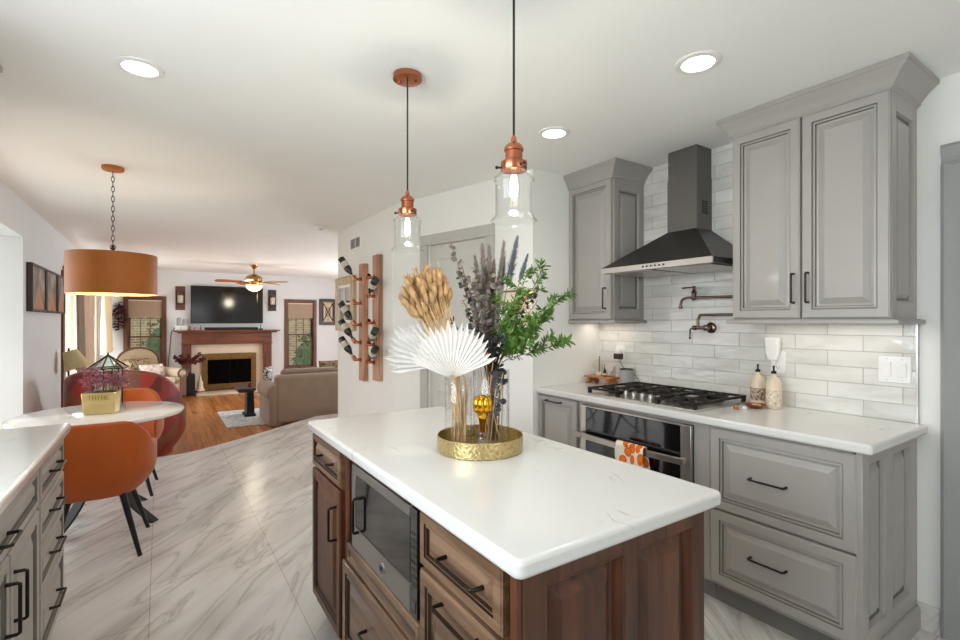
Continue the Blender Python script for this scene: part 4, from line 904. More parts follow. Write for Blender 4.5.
for (u, v), n, sz, mt, d in [((451, 242), 34, .022, 'eucagrey', 1.86), ((462, 266), 36, .022, 'eucagrey', 1.84), ((470, 278), 44, .024, 'eucagrey', 1.82), ((497, 285), 44, .024, 'eucagrey', 1.8), ((484, 296), 44, .024, 'eucagrey', 1.78), ((476, 268), 40, .022, 'eucagrey', 1.8), ((491, 272), 40, .022, 'eucagrey', 1.82)]:
    tip = at(u, v, d); sprig('eucalyptus_sprig', Bm(.45)+Z*.014, fit_mouth(tip, B, BR*.85, BH, .6), tip, n, sz, mt, 'grey-brown dried eucalyptus sprig in the middle of the flowers', 'dried eucalyptus', 'grey eucalyptus sprigs', .42)
for (u, v), n, sz, d in [((458, 272), 16, .021, 1.83), ((449, 318), 22, .022, 1.80), ((466, 312), 24, .022, 1.76), ((486, 338), 26, .026, 1.72), ((500, 335), 26, .026, 1.74), ((538, 288), 18, .017, 1.86)]:
    tip = at(u, v, d); sprig('eucalyptus_sprig', Bm(.45)+Z*.014, fit_mouth(tip, B, BR*.85, BH, .7), tip, n, sz, 'euca', 'dark blue-green eucalyptus sprig with round leaves', 'dried eucalyptus', 'dark eucalyptus sprigs', .45)
for dx, dy, h in [(-.005, -.03, .19), (.018, -.022, .16)]:
    p = B+Vector((dx, dy, 0)); sprig('eucalyptus_sprig', p+Z*.05, p+Vector((.004, 0, .16)), p+Vector((.01, -.004, h+.11)), 20, .03, 'euca', 'dark teal eucalyptus sprig hanging down inside the wide glass vase', 'dried eucalyptus', 'dark eucalyptus sprigs inside the vase', .15, spread=.8)
for (u, v), d, n in [((529, 268), 1.82, 190), ((546, 262), 1.88, 130), ((562, 297), 1.80, 200), ((566, 343), 1.74, 190), ((540, 325), 1.72, 190), ((516, 296), 1.74, 150), ((530, 345), 1.70, 120), ((552, 316), 1.84, 150)]:
    tip = at(u, v, d); sprig('evergreen_branch', Bm(.4)+Z*.014, fit_mouth(tip, B, BR*.85, BH, .85), tip, int(n*1.7), .028, 'green', 'bright green narrow-leaved branch on the right of the wide vase', 'greenery', 'bright green branches', .45, 'lance', shoots=7)
for (u, v), d in [((530, 290), 1.75), ((538, 300), 1.76), ((463, 300), 1.86), ((468, 292), 1.88), ((482, 352), 1.68), ((533, 312), 1.76)]:
    tip = at(u, v, d); sprig('dried_flower_sprig', Bm(.4)+Z*.014, fit_mouth(tip, B, BR*.85, BH, .8), tip, 16, .022, 'straw', 'tan papery dried flower sprig between the branches', 'dried flower', 'tan dried sprigs', .75, 'lance')

# ------------------------------------------------------------------ things on the right worktop
ZC = .9142
def dispenser(x, y, lab, band):
    t = thing('ceramic_bottle', lab, 'bottle', (x, y, ZC), 0, 'ceramic bottles by the backsplash')
    m = MB(); m.lathe([(.033, 0), (.037, .004), (.037, .125), (.035, .140), (.026, .155), (.013, .166), (.011, .172), (.011, .186), (0, .186)], (x, y, ZC), 32); obj('body', m, M['ceramic'], t)
    if band:
        m = MB(); m.ring([(.0372, .03), (.0376, .032), (.0376, .095), (.0372, .097)], (x, y, ZC), 32); obj('pattern_band', m, M['bandpattern'], t)
    else:
        m = MB(); m.ring([(.0372, .004), (.0376, .006), (.0376, .095), (.0372, .097)], (x, y, ZC), 32); obj('speckled_band', m, M['speck'], t)
    m = MB(); m.lathe([(.0125, .183), (.0125, .196), (.005, .199), (.004, .215), (.006, .217), (.006, .224), (0, .226)], (x, y, ZC), 16); obj('pourer', m, M['black'], t)
M['speck'] = mk_voronoi('speckled_glaze', [(0, lin((190, 168, 144))), (.2, lin((226, 210, 188))), (.75, lin((208, 188, 164)))], 160, .5)
dispenser(2.745, 1.365, 'cream ceramic bottle with a dark patterned band, left of the pair by the backsplash', True)
dispenser(2.715, 1.268, 'cream ceramic bottle with a pale speckled base, right of the pair by the backsplash', False)
t = thing('dish', 'shallow copper-coloured dish in front of the ceramic bottles', 'dish', (2.635, 1.325, ZC))
m = MB(); m.lathe([(0, 0), (.026, 0), (.046, .014), (.053, .020), (.051, .022), (.044, .017), (.024, .005), (0, .005)], (2.635, 1.325, ZC), 32); obj('bowl', m, M['copper'], t); m = MB(); m.box(2.62, 1.30, ZC+.008, 2.65, 1.335, ZC+.024); obj('sponge', m, M['straw'], t, bevel=.003)
m = MB(); m.lathe([(.012, 0), (.013, .002), (.013, .02), (.012, .022)], (2.515, 1.36, ZC), 16); tag(obj('stopper', m, M['riserwood']), 'short copper-brown bottle stopper beside the cooktop', 'stopper')
m = MB(); m.lathe([(.008, 0), (.008, .02)], (2.545, 1.345, ZC+.008), 12, axisM((.6, -.8, 0))); tag(obj('shaker_cap', m, M['white']), 'tiny white cap lying beside the copper-brown stopper', 'cap')
# riser with ornaments, cup
t = thing('wooden_riser', 'small wooden footed riser in the corner behind the cooktop', 'riser', (2.72, 2.455, ZC))
m = MB(); m.box(2.655, 2.345, ZC+.046, 2.785, 2.585, ZC+.058); obj('board', m, M['riserwood'], t, bevel=.003)
for y in (2.365, 2.545):
    m = MB(); m.prism([(2.66, y, ZC), (2.66, y, ZC+.012), (2.675, y, ZC+.030), (2.668, y, ZC+.046), (2.772, y, ZC+.046), (2.765, y, ZC+.030), (2.78, y, ZC+.012), (2.78, y, ZC), (2.75, y, ZC), (2.74, y, ZC+.014), (2.70, y, ZC+.014), (2.69, y, ZC)], (0, .022, 0)); obj('leg', m, M['riserwood'], t, bevel=.002)
ZR = ZC+.0583
t = thing('sailboat_ornament', 'little glass sailboat ornament with a dark mast on the wooden riser', 'ornament', (2.72, 2.515, ZR))
m = MB(); m.lathe([(0, 0), (.024, 0), (.030, .010), (.028, .022), (.020, .026), (0, .026)], (2.72, 2.50, ZR), 24, sx=.6); obj('hull', m, M['ceramic'], t)
m = MB(); m.tube([(2.72, 2.492, ZR+.02), (2.72, 2.492, ZR+.135)], .003, 8); m.ball((2.72, 2.492, ZR+.138), .005, 10, 8); obj('mast', m, M['bronze'], t)
m = MB(); n = 10; pts = [(2.719, 2.498, ZR+.122)] + [(2.719, 2.498+.062*sin(pi*k/n), ZR+.028+.094*(1-k/n)) for k in range(1, n+1)]; m.prism(pts, (.003, 0, 0)); obj('sail', m, M['label'], t)
t = thing('figurine', 'small dark pointed figurine beside the sailboat on the riser', 'ornament', (2.715, 2.435, ZR))
m = MB(); m.lathe([(.014, 0), (.017, .006), (.017, .022), (.010, .030), (.011, .036), (.006, .050), (.002, .062), (.0012, .09), (0, .092)], (2.715, 2.435, ZR), 18); obj('body', m, M['bronze'], t); m = MB(); m.ring([(.0172, .008), (.0185, .010), (.0185, .020), (.0172, .022)], (2.715, 2.435, ZR), 18); obj('collar', m, M['ceramic'], t)
t = thing('bridge_ornament', 'copper suspension bridge ornament at the right end of the riser', 'ornament', (2.73, 2.38, ZR))
m = MB(); m.box(2.725, 2.349, ZR, 2.737, 2.415, ZR+.004); obj('deck', m, M['copper'], t)
m = MB(); m.tube([(2.731, 2.352, ZR+.004), (2.731, 2.352, ZR+.078)], .002, 6); m.tube([(2.731, 2.363, ZR+.004), (2.731, 2.363, ZR+.078)], .002, 6); obj('tower', m, M['copper'], t)
m = MB(); m.tube([(2.731, 2.358+.056*q, ZR+.078*(1-q)**1.8+.004) for q in [k/10 for k in range(11)]], .0013, 6)
for k in range(1, 8): q = k/9; m.tube([(2.731, 2.358+.056*q, ZR+.003), (2.731, 2.358+.056*q, ZR+.078*(1-q)**1.8+.004)], .0007, 5)
obj('cable', m, M['copper'], t)
t = thing('canister', 'grey stoneware cup with a dark rim behind the cooktop', 'cup', (2.772, 2.285, ZC))
m = MB(); m.lathe([(.045, 0), (.048, .003), (.048, .118), (.046, .120), (.044, .118), (.044, .008), (0, .006)], (2.772, 2.285, ZC), 32); obj('body', m, M['grayceramic'], t); m = MB(); m.ring([(.0435, .117), (.0485, .117), (.0485, .123), (.0435, .123)], (2.772, 2.285, ZC), 32); obj('rim', m, M['bronze'], t)
m = MB(); m.tube(smoothpath([(2.835, 2.385, 1.105), (2.825, 2.375, 1.06), (2.825, 2.30, 1.0), (2.825, 2.25, .985), (2.825, 2.19, .93), (2.822, 2.16, .9175)], 6), .002, 6); tag(obj('power_cord', m, M['cord'], smooth=60), 'thin black cord running down behind the grey cup', 'cord')
def plate(y0, y1, z0, z1, lab, kind):
    t = thing('wall_plate', lab, 'switch' if kind == 'switch' else 'outlet', (2.84, (y0+y1)/2, z0))
    m = MB(); m.box(2.834, y0, z0, 2.84, y1, z1); obj('cover', m, M['white'], t, bevel=.003)
    if kind == 'switch':
        for k in (0, 1):
            yc = y0+(y1-y0)*(.27+.46*k); m = MB(); m.hexa([(2.831, yc-.016, z0+.026), (2.834, yc-.016, z0+.026), (2.834, yc+.016, z0+.026), (2.831, yc+.016, z0+.026), (2.826, yc-.016, z1-.026), (2.834, yc-.016, z1-.026), (2.834, yc+.016, z1-.026), (2.826, yc+.016, z1-.026)]); obj('rocker', m, M['white'], t, bevel=.001)
            for zz in (z0+.012, z1-.012): m = MB(); m.lathe([(.0025, 0), (.002, .001), (0, .0012)], (2.834, yc, zz), 10, axisM((-1, 0, 0))); obj('screw', m, M['steel'], t)
    else:
        for zz in (z0+.034, z1-.034):
            m = MB(); m.box(2.832, (y0+y1)/2-.016, zz-.014, 2.835, (y0+y1)/2+.016, zz+.014); so = obj('socket', m, M['white'], t, bevel=.001)
            m = MB(); yc = (y0+y1)/2; m.box(2.8315, yc-.008, zz-.003, 2.833, yc-.006, zz+.006); m.box(2.8315, yc+.006, zz-.003, 2.833, yc+.008, zz+.006); m.lathe([(.002, 0), (.002, .001)], (2.8325, yc, zz-.008), 8, axisM((-1, 0, 0))); obj('slots', m, M['cord'], so)
plate(.737, .858, 1.09, 1.212, 'white double rocker switch plate near the right end of the backsplash', 'switch')
plate(1.262, 1.34, 1.088, 1.212, 'white outlet behind the two ceramic bottles', 'outlet')
plate(2.352, 2.432, 1.078, 1.20, 'white outlet above the wooden riser, behind the cooktop', 'outlet')
t = thing('plug_in_freshener', 'white plug-in air freshener in the outlet above the ceramic bottles', 'air freshener', (2.80, 1.325, 1.15))
m = MB(); m.prism([(2.795, 1.285, 1.20), (2.795, 1.295, 1.16), (2.795, 1.335, 1.16), (2.795, 1.352, 1.20), (2.795, 1.358, 1.285), (2.795, 1.28, 1.285)], (.036, 0, 0)); obj('body', m, M['white'], t, bevel=.006); m = MB(); m.lathe([(.016, 0), (.014, .05), (.012, .053)], (2.811, 1.315, 1.195), 16, axisM((0, 0, -1))); obj('bottle', m, M['white'], t)
t = thing('plug_adapter', 'dark brown plug adapter in the outlet above the riser', 'plug', (2.81, 2.39, 1.10))
m = MB(); m.box(2.79, 2.362, 1.098, 2.8315, 2.42, 1.138); obj('body', m, M['darkwood'], t, bevel=.004); m = MB(); m.lathe([(.02, 0), (.024, .012), (.02, .024), (0, .026)], (2.81, 2.39, 1.138), 16); obj('top', m, M['white'], t)
# pot filler
t = thing('pot_filler', 'antique nickel pot filler faucet on the tiled wall over the cooktop', 'faucet', (2.8, 1.69, 1.335))
m = MB(); m.lathe([(.034, 0), (.034, .006), (.028, .012), (.016, .016), (.014, .05), (.018, .054), (.018, .07), (.012, .074)], (2.84, 1.69, 1.335), 28, axisM((-1, 0, 0))); obj('wall_flange', m, M['nickel'], t)
m = MB(); m.tube(smoothpath([(2.775, 1.69, 1.335), (2.775, 1.735, 1.335), (2.775, 1.762, 1.338)], 5), .011, 12); m.lathe([(.014, 0), (.016, .01), (.014, .022)], (2.775, 1.75, 1.335), 16, axisM((0, 1, 0))); m.tube([(2.775, 1.772, 1.335), (2.775, 1.79, 1.325), (2.775, 1.793, 1.275)], [.007, .006, .0045], 10); m.ball((2.775, 1.793, 1.27), .008, 12, 8); obj('lower_valve', m, M['nickel'], t)
m = MB(); m.tube(smoothpath([(2.775, 1.738, 1.338), (2.775, 1.738, 1.385), (2.775, 1.725, 1.408), (2.775, 1.70, 1.414), (2.775, 1.42, 1.414)], 6), .0085, 12); obj('lower_arm', m, M['nickel'], t)
m = MB(); m.lathe([(.012, 0), (.015, .01), (.011, .03), (.011, .11), (.015, .128), (.012, .135)], (2.775, 1.425, 1.40), 20); obj('elbow_joint', m, M['nickel'], t)
m = MB(); m.tube([(2.775, 1.425, 1.518), (2.775, 1.77, 1.523)], .0085, 12); obj('upper_arm', m, M['nickel'], t)
m = MB(); m.lathe([(.012, 0), (.018, .01), (.016, .02), (.014, .04), (.018, .05), (.010, .062), (.008, .08), (.011, .088), (0, .09)], (2.775, 1.765, 1.505), 24); v_ = obj('upper_valve', m, M['nickel'], t)
m = MB(); m.tube([(2.775, 1.765, 1.588), (2.775, 1.80, 1.588), (2.775, 1.845, 1.586)], [.004, .005, .0065], 10); m.ball((2.775, 1.765, 1.588), .009, 12, 8); obj('lever', m, M['nickel'], v_)
m = MB(); m.tube(smoothpath([(2.775, 1.765, 1.522), (2.775, 1.81, 1.524), (2.775, 1.845, 1.512), (2.775, 1.856, 1.485), (2.775, 1.858, 1.468)], 6), [.0085]*24+[.010], 12); m.lathe([(.009, 0), (.013, .004), (.013, .014), (.010, .018)], (2.775, 1.858, 1.455), 16); obj('spout', m, M['nickel'], t)

# ------------------------------------------------------------------ pantry wall: vent, rack, mirror frame, panel
t = thing('air_vent', 'white louvred air vent high on the wall above the wine rack', 'vent', (1.785, 5.15, 2.17))
m = MB(); m.box(1.778, 4.985, 2.165, 1.79, 5.315, 2.18); m.box(1.778, 4.985, 2.285, 1.79, 5.315, 2.30); m.box(1.778, 4.985, 2.18, 1.79, 5.0, 2.285); m.box(1.778, 5.3, 2.18, 1.79, 5.315, 2.285); m.box(1.778, 5.14, 2.18, 1.79, 5.15, 2.285); obj('frame', m, M['white'], t)
m = MB()
for k in range(9): m.hexa([(1.779, 5.0, 2.181+k*.0115), (1.789, 5.0, 2.185+k*.0115), (1.789, 5.3, 2.185+k*.0115), (1.779, 5.3, 2.181+k*.0115), (1.779, 5.0, 2.183+k*.0115), (1.789, 5.0, 2.187+k*.0115), (1.789, 5.3, 2.187+k*.0115), (1.779, 5.3, 2.183+k*.0115)])
m.box(1.788, 5.0, 2.18, 1.7895, 5.3, 2.285); obj('louvres', m, M['pot'], t)
t = thing('wine_rack', 'reclaimed wood and copper pipe wine rack of two upright boards on the wall', 'wine rack', (1.76, 4.65, .76))
m = MB(); m.box(1.735, 4.77, .76, 1.789, 4.905, 1.97); obj('board', m, M['barnwood'], t, bevel=.004)
m = MB(); m.box(1.735, 4.385, .80, 1.789, 4.52, 2.02); obj('board', m, M['barnwood'], t, bevel=.004)
def holder(y, z, sy, d):
    """pipe from the board, elbow with a ring; returns ring point and direction of the bottle"""
    m = MB(); d = Vector(d).normalized()
    p0 = Vector((1.737, y, z)); p1 = p0+Vector((-.045, 0, 0)); p2 = p1+Vector((-.005, sy*.09, .0)); p3 = p2+d*.05
    m.lathe([(.03, 0), (.03, .006), (.018, .009)], p0+Vector((.0, 0, 0)), 16, axisM((-1, 0, 0)))
    m.tube(smoothpath([p0, p1, p2-Vector((0, sy*.02, 0)), p2+d*.01], 4), .015, 10)
    m.ring([(.017, 0), (.021, 0), (.021, .045), (.017, .045)], p2+d*.0, 16, axisM(d)); m.ring([(.017, 0), (.023, 0), (.023, .01), (.017, .01)], p2+d*.0, 16, axisM(d))
    return m, p2, d
def bottle(p, d, gl, cap, lab):
    t = thing('wine_bottle', lab, 'wine bottle', tuple(p), 0, 'bottles in the wine rack'); Mx = axisM(d); o = p-d*.012
    m = MB(); m.lathe([(.0135, 0), (.0145, .004), (.0145, .08), (.016, .095), (.030, .125), (.0365, .145), (.0365, .285), (.033, .292), (.012, .286), (0, .284)], o, 24, Mx); obj('glass', m, M[gl], t)
    m = MB(); m.lathe([(.0148, -.001), (.0156, .001), (.0156, .07), (.0149, .072)], o, 20, Mx); obj('foil', m, M[cap], t)
    m = MB(); m.ring([(.0367, .175), (.0373, .177), (.0373, .236), (.0367, .238)], o, 24, Mx); obj('label_band', m, M['label'], t)
LFT = [(1.81, 'dblack', 'label', 'dark bottle with a white label, topmost on the left side of the wine rack'), (1.56, None, None, None), (1.34, 'dblack', 'label', 'dark bottle with a white neck, second down on the left side of the wine rack'), (1.16, 'dgreen', 'capred', 'green bottle, third down on the left side of the wine rack'), (.98, 'dblack', 'label', 'white-shouldered dark bottle, lowest on the left side of the wine rack')]
for z, g, cp_, lab in LFT:
    m, p, d = holder(4.84, z, .45, (-.42, .5, .87)); obj('pipe_holder', m, M['copper'], t, smooth=50)
    if g: bottle(p+d*.0, d, g, cp_, lab)
RGT = [(1.80, None, None, None), (1.62, 'dblack', 'label', 'dark bottle with a white label, topmost on the right side of the wine rack'), (1.36, None, None, None), (1.15, 'dgreen', 'capred', 'dark green bottle, middle one on the right side of the wine rack'), (.98, 'dblack', 'redfoil', 'dark bottle with a reddish cap, lowest on the right side of the wine rack')]
M['redfoil'] = pm('red_foil', (120, 50, 44), .35, .4, var=.1)
for z, g, cp_, lab in RGT:
    m, p, d = holder(4.47, z, .5, (-.04, -.88, .54)); obj('pipe_holder', m, M['copper'], t, smooth=50)
    if g: bottle(p, d, g, cp_, lab)
t = thing('window_mirror', 'light wood window-frame mirror beside the wine rack at the wall corner', 'mirror', (1.76, 5.45, 1.27))
m = MB()
for a, b, c, e in [(5.13, 1.27, 5.22, 1.88), (5.68, 1.27, 5.77, 1.88), (5.22, 1.79, 5.68, 1.88), (5.22, 1.27, 5.68, 1.36)]: m.box(1.75, a, b, 1.789, c, e)
fr = obj('frame', m, M['lightwood'], t, bevel=.003)
m = MB()
for a, b, c, e in [(5.22, 1.36, 5.25, 1.79), (5.65, 1.36, 5.68, 1.79), (5.25, 1.76, 5.65, 1.79), (5.25, 1.36, 5.65, 1.39), (5.44, 1.39, 5.46, 1.76), (5.25, 1.565, 5.65, 1.585)]: m.box(1.757, a, b, 1.785, c, e)
obj('muntin', m, M['white'], t)
mm_, nt_, bs_ = newmat('mirror_glass'); bs_.inputs['Metallic'].default_value = 1; bs_.inputs['Roughness'].default_value = .03; nz_ = node(nt_, 'ShaderNodeTexNoise'); nz_.inputs['Scale'].default_value = 3; nt_.links.new(coords(nt_), nz_.inputs[0]); nt_.links.new(ramp(nt_, nz_.outputs['Fac'], [(.3, (.74, .76, .75, 1)), (.7, (.8, .81, .8, 1))]), bs_.inputs['Base Color'])
m = MB(); m.box(1.768, 5.23, 1.37, 1.774, 5.67, 1.78); obj('glass', m, mm_, t)
t = thing('control_panel', 'small cream panel on the wall behind the tall flowers, right of the pantry door', 'control panel', tuple(wp(1.36, 1.45)))
m = MB(); m.prism([wp(1.29, 1.46, .001), wp(1.50, 1.46, .001), wp(1.50, 1.46, .022), wp(1.29, 1.46, .022)], (0, 0, .15)); obj('cover', m, M['ceramic'], t, bevel=.004); m = MB(); m.prism([wp(1.30, 1.585, .022), wp(1.49, 1.585, .022), wp(1.49, 1.585, .025), wp(1.30, 1.585, .025)], (0, 0, .012)); obj('display', m, M['darksteel'], t)
# ------------------------------------------------------------------ dining set
TX, TY = -.335, 4.225
t = thing('dining_table', 'round white dining table on black bent legs', 'table', (TX, TY, 0))
m = MB(); m.lathe([(0, .715), (.46, .715), (.485, .722), (.49, .732), (.488, .741), (.48, .745), (0, .745)], (TX, TY, 0), 80, sx=1, sy=1); obj('top', m, M['whiteedge'], t, smooth=40)
m = MB(); m.lathe([(.14, .70), (.14, .715)], (TX, TY, 0), 32); obj('mount_plate', m, M['black'], t)
for k in range(4):
    a = radians(-37+90*k); q = Vector((cos(a), sin(a), 0)); s = Vector((-sin(a), cos(a), 0)); m = MB(); P = smoothpath([Vector((TX, TY, .70))+q*.20, Vector((TX, TY, .55))+q*.10, Vector((TX, TY, .36))+q*.075, Vector((TX, TY, .15))+q*.20, Vector((TX, TY, .0))+q*.38], 6)
    for i in range(len(P)-1):
        w0, w1 = .030, .030; n_ = lambda j: (q*.5+Z*.5)*0+q*.012
        A0, A1 = P[i], P[i+1]; m.hexa([A0-s*w0-q*.012, A0+s*w0-q*.012, A0+s*w0+q*.012, A0-s*w0+q*.012, A1-s*w1-q*.012, A1+s*w1-q*.012, A1+s*w1+q*.012, A1-s*w1+q*.012])
    m.v = [Vector((p.x, p.y, max(p.z, .001))) for p in m.v]; obj('leg', m, M['black'], t)
def shell(w, d, z0, zs, zb, za, th, n=40, lo_=.60, hi_=.34):
    """tub shell, front open towards +Y; returns outer skin with thickness, local coordinates"""
    m = MB(); a0 = radians(-40); a1 = radians(220); rows = 8
    def rim(a):  # rim height by angle: back (-Y) high, falling to the arms, then to the front
        k = -sin(a); k = (k+1)/2; s = min(1, max(0, (k-lo_)/hi_)); s = s*s*(3-2*s); f = min(1, max(0, k/.32)); f = f*f*(3-2*f)
        return (zs+.04)+(za-zs-.04)*f+(zb-za)*s
    def pt(a, v, inset):
        h = rim(a); z = z0+(h-z0)*v; flare = .70+.30*min(1, (v*1.5))**.7 if v < .67 else 1.0
        flare = .66+.34*(1-(1-min(1, v/.62))**2.2)
        sup = 2.6; c, s = cos(a), sin(a); q = (abs(c)**sup+abs(s)**sup)**(-1/sup)
        return Vector(((w/2*flare-inset)*q*c, (d/2*flare-inset)*q*s, z))
    A_ = [(-pi*1.222)+(pi*1.444)*k/n for k in range(n+1)]     # runs round the back
    A_ = [-pi/2+radians(-128+256*k/n) for k in range(n+1)]
    outer = [[pt(a, j/rows, 0) for a in A_] for j in range(rows+1)]; inner = [[pt(a, max(j/rows, .18), th) for a in A_] for j in range(rows+1)]
    vs = []; N1 = n+1
    for r in outer: vs += r
    for r in reversed(inner): vs += r
    R = 2*(rows+1); fs = [(j*N1+i, j*N1+i+1, (j+1)*N1+i+1, (j+1)*N1+i) for j in range(R-1) for i in range(n)]
    fs += [((R-1)*N1+i, (R-1)*N1+i+1, i+1, i) for i in range(n)]
    for i in (0, n):
        loop = [j*N1+i for j in range(R)]
        for j in range(rows): fs.append((j*N1+i, (j+1)*N1+i, (R-2-j)*N1+i, (R-1-j)*N1+i))
    return m.add(vs, fs)
def dchair(lab):
    t = thing('dining_chair', lab, 'chair', (0, 0, 0), 0, 'orange dining chairs')
    obj('shell', shell(.60, .55, .345, .44, .80, .62, .04), M['leather'], t, local=True, smooth=60, bevel=.012)
    m = MB(); sup = 2.6
    prof = [(0, .35), (.60, .35), (.84, .38), (.86, .42), (.83, .455), (.6, .47), (0, .472)]; n = 36; vs = []; fs = []
    for r, z in prof:
        for k in range(n):
            a = 2*pi*k/n; q = (abs(cos(a))**sup+abs(sin(a))**sup)**(-1/sup); vs.append((.265*r*q*cos(a), .255*r*q*sin(a)+.01, z))
    for i in range(len(prof)-1):
        for k in range(n): fs.append((i*n+k, i*n+(k+1) % n, (i+1)*n+(k+1) % n, (i+1)*n+k))
    m.add(vs, fs); obj('seat', m, M['leather'], t, local=True, smooth=60)
    for sx in (-1, 1):
        for sy in (-1, 1):
            m = MB(); m.tube([(sx*.14, sy*.14, .36), (sx*.235, sy*.225, 0)], [.019, .012], 12); m.v = [Vector((p.x, p.y, max(p.z, 0))) for p in m.v]; obj('leg', m, M['black'], t, local=True, smooth=50)
    return t
c0 = dchair('burnt orange tub dining chair nearest the camera, its back turned to it')
c0.location = (-.315, 3.70, 0); c0.rotation_euler = (0, 0, radians(-4))
dup(c0, (-.27, 4.83, 0), radians(176), 'burnt orange tub dining chair on the far side of the white table')
# planter with flowers and lantern
ZD = .7452
t = thing('planter', 'gold rectangular planter reading THYME on the white dining table', 'planter', (-.333, 4.20, ZD), radians(-12))
m = MB(); m.hexa([(-.088, -.05, 0), (.088, -.05, 0), (.088, .05, 0), (-.088, .05, 0), (-.098, -.058, .145), (.098, -.058, .145), (.098, .058, .145), (-.098, .058, .145)]); obj('box', m, M['hearthgold'], t, local=True, bevel=.004)
m = MB(); m.box(-.09, -.05, .1455, .09, .05, .149); obj('soil', m, M['darkwood'], t, local=True)
def letters(strokes, x0, z0, w, h, y, r, gap):
    m = MB(); x = x0
    for gl in strokes:
        for st in gl: m.tube([(x+px*w, y(z0+pz*h), z0+pz*h) for px, pz in st], r, 5)
        x += w+gap
    return m
GL = {'T': [[(0, 1), (1, 1)], [(.5, 1), (.5, 0)]], 'H': [[(0, 1), (0, 0)], [(1, 1), (1, 0)], [(0, .5), (1, .5)]], 'Y': [[(0, 1), (.5, .5), (1, 1)], [(.5, .5), (.5, 0)]], 'M': [[(0, 0), (0, 1), (.5, .25), (1, 1), (1, 0)]], 'E': [[(1, 1), (0, 1), (0, 0), (1, 0)], [(0, .5), (.8, .5)]]}
obj('lettering', letters([GL[c] for c in 'THYME'], -.058, .096, .017, .032, lambda z: -.0512-.008*z/.145, .0011, .008), M['brass'], t, local=True)
ROT = Matrix.Rotation(radians(-12), 3, 'Z')
for k in range(26):
    bx, by = random.uniform(-.075, .075), random.uniform(-.035, .035); b = Vector((-.333, 4.20, ZD+.149))+ROT @ Vector((bx, by, 0)); lx = bx*1.1+random.gauss(-.02, .045); tip = b+ROT @ Vector((lx, random.uniform(-.07, .03), random.uniform(.05, .19)-abs(lx)*.35))
    t2 = thing('flower_stem', 'mauve-pink blossom sprig spilling from the gold planter', 'flower', tuple(b), 0, 'mauve sprigs in the gold planter'); P = smoothpath([b, b.lerp(tip, .5)+Z*.03, tip], 5); m = MB(); m.tube(P, .0014, 5); obj('stem', m, M['twig'], t2, smooth=60)
    m = MB()
    for q in range(46):
        f = random.uniform(.35, 1); i = min(len(P)-2, int(f*(len(P)-1))); p = P[i]+Vector((random.gauss(0, .009), random.gauss(0, .009), random.gauss(0, .009))); ax = Vector((random.uniform(-1, 1), random.uniform(-1, 1), random.uniform(-.6, 1))).normalized(); s = ax.cross(Vector((.3, .5, .8))).normalized(); z = random.uniform(.010, .02)
        m.add([p, p+ax*z*.5+s*z*.32, p+ax*z, p+ax*z*.5-s*z*.32], [(0, 1, 2, 3)])
    obj('blossom', m, M['purple'], t2, smooth=0)
for k, (dx, dz, lab) in enumerate([(-.05, .150, 'left'), (.035, .155, 'middle'), (.105, .150, 'right')]):
    p = Vector((-.31+dx, 4.285-.3*dx, ZD+dz+.03)); t2 = thing('rose', 'peach artificial rose, %s one of three standing in front of the lantern' % lab, 'flower', tuple(p), 0); m = MB(); m.tube([p-Z*(dz+.03), p], .0018, 6); obj('stem', m, M['twig'], t2)
    m = MB()
    for j in range(14):
        a = j*2.4; r = .004+.0016*j; q = Vector((cos(a), sin(a), 0)); s = Vector((-sin(a), cos(a), 0)); w = .008+.0008*j; m.add([p+q*r*.5-s*w*.6+Z*-.012, p+q*r*.5+s*w*.6+Z*-.012, p+q*r*1.1+s*w+Z*.006, p+q*r*1.25+Z*.012, p+q*r*1.1-s*w+Z*.006], [(0, 1, 2, 3, 4)])
    obj('petals', m, M['rose'], t2, smooth=0, solid=.0008)
lx, ly = -.315, 4.44
t = thing('lantern', 'dark metal and glass lantern with a hexagonal pitched roof behind the gold planter', 'lantern', (lx, ly, ZD))
hx = lambda r, z, k: Vector((lx+r*cos(pi/3*k+.3), ly+r*sin(pi/3*k+.3), z))
m = MB(); m.prism([hx(.095, ZD, k) for k in range(6)], (0, 0, .02)); obj('base', m, M['bronze'], t)
m = MB()
for k in range(6): m.tube([hx(.088, ZD+.02, k), hx(.088, ZD+.29, k)], .005, 6); m.tube([hx(.088, ZD+.29, k), hx(.088, ZD+.29, k+1)], .005, 6)
obj('frame', m, M['bronze'], t)
m = MB()
for k in range(6):
    a, b, c = hx(.125, ZD+.29, k), hx(.125, ZD+.29, k+1), Vector((lx, ly, ZD+.385)); m.tube([a, c], .0048, 6); m.tube([a, b], .0048, 6)
m.tube([(lx, ly, ZD+.38), (lx, ly, ZD+.402)], [.007, .004], 8); rf = obj('roof_frame', m, M['bronze'], t)
m = MB()
for k in range(6): m.add([hx(.122, ZD+.292, k), hx(.122, ZD+.292, k+1), (lx, ly, ZD+.38)], [(0, 1, 2)])
obj('roof_glass', m, M['pane'], rf, smooth=0, solid=.002)
m = MB()
for k in range(6): m.add([hx(.086, ZD+.02, k), hx(.086, ZD+.02, k+1), hx(.086, ZD+.29, k+1), hx(.086, ZD+.29, k)], [(0, 1, 2, 3)])
obj('side_glass', m, M['pane'], t, smooth=0, solid=.002)
m = MB(); m.lathe([(.03, 0), (.03, .13), (.026, .135), (.004, .132), (.002, .15), (0, .15)], (lx, ly, ZD+.0205), 20); tag(obj('candle', m, M['cream']), 'cream pillar candle inside the hexagonal lantern', 'candle')

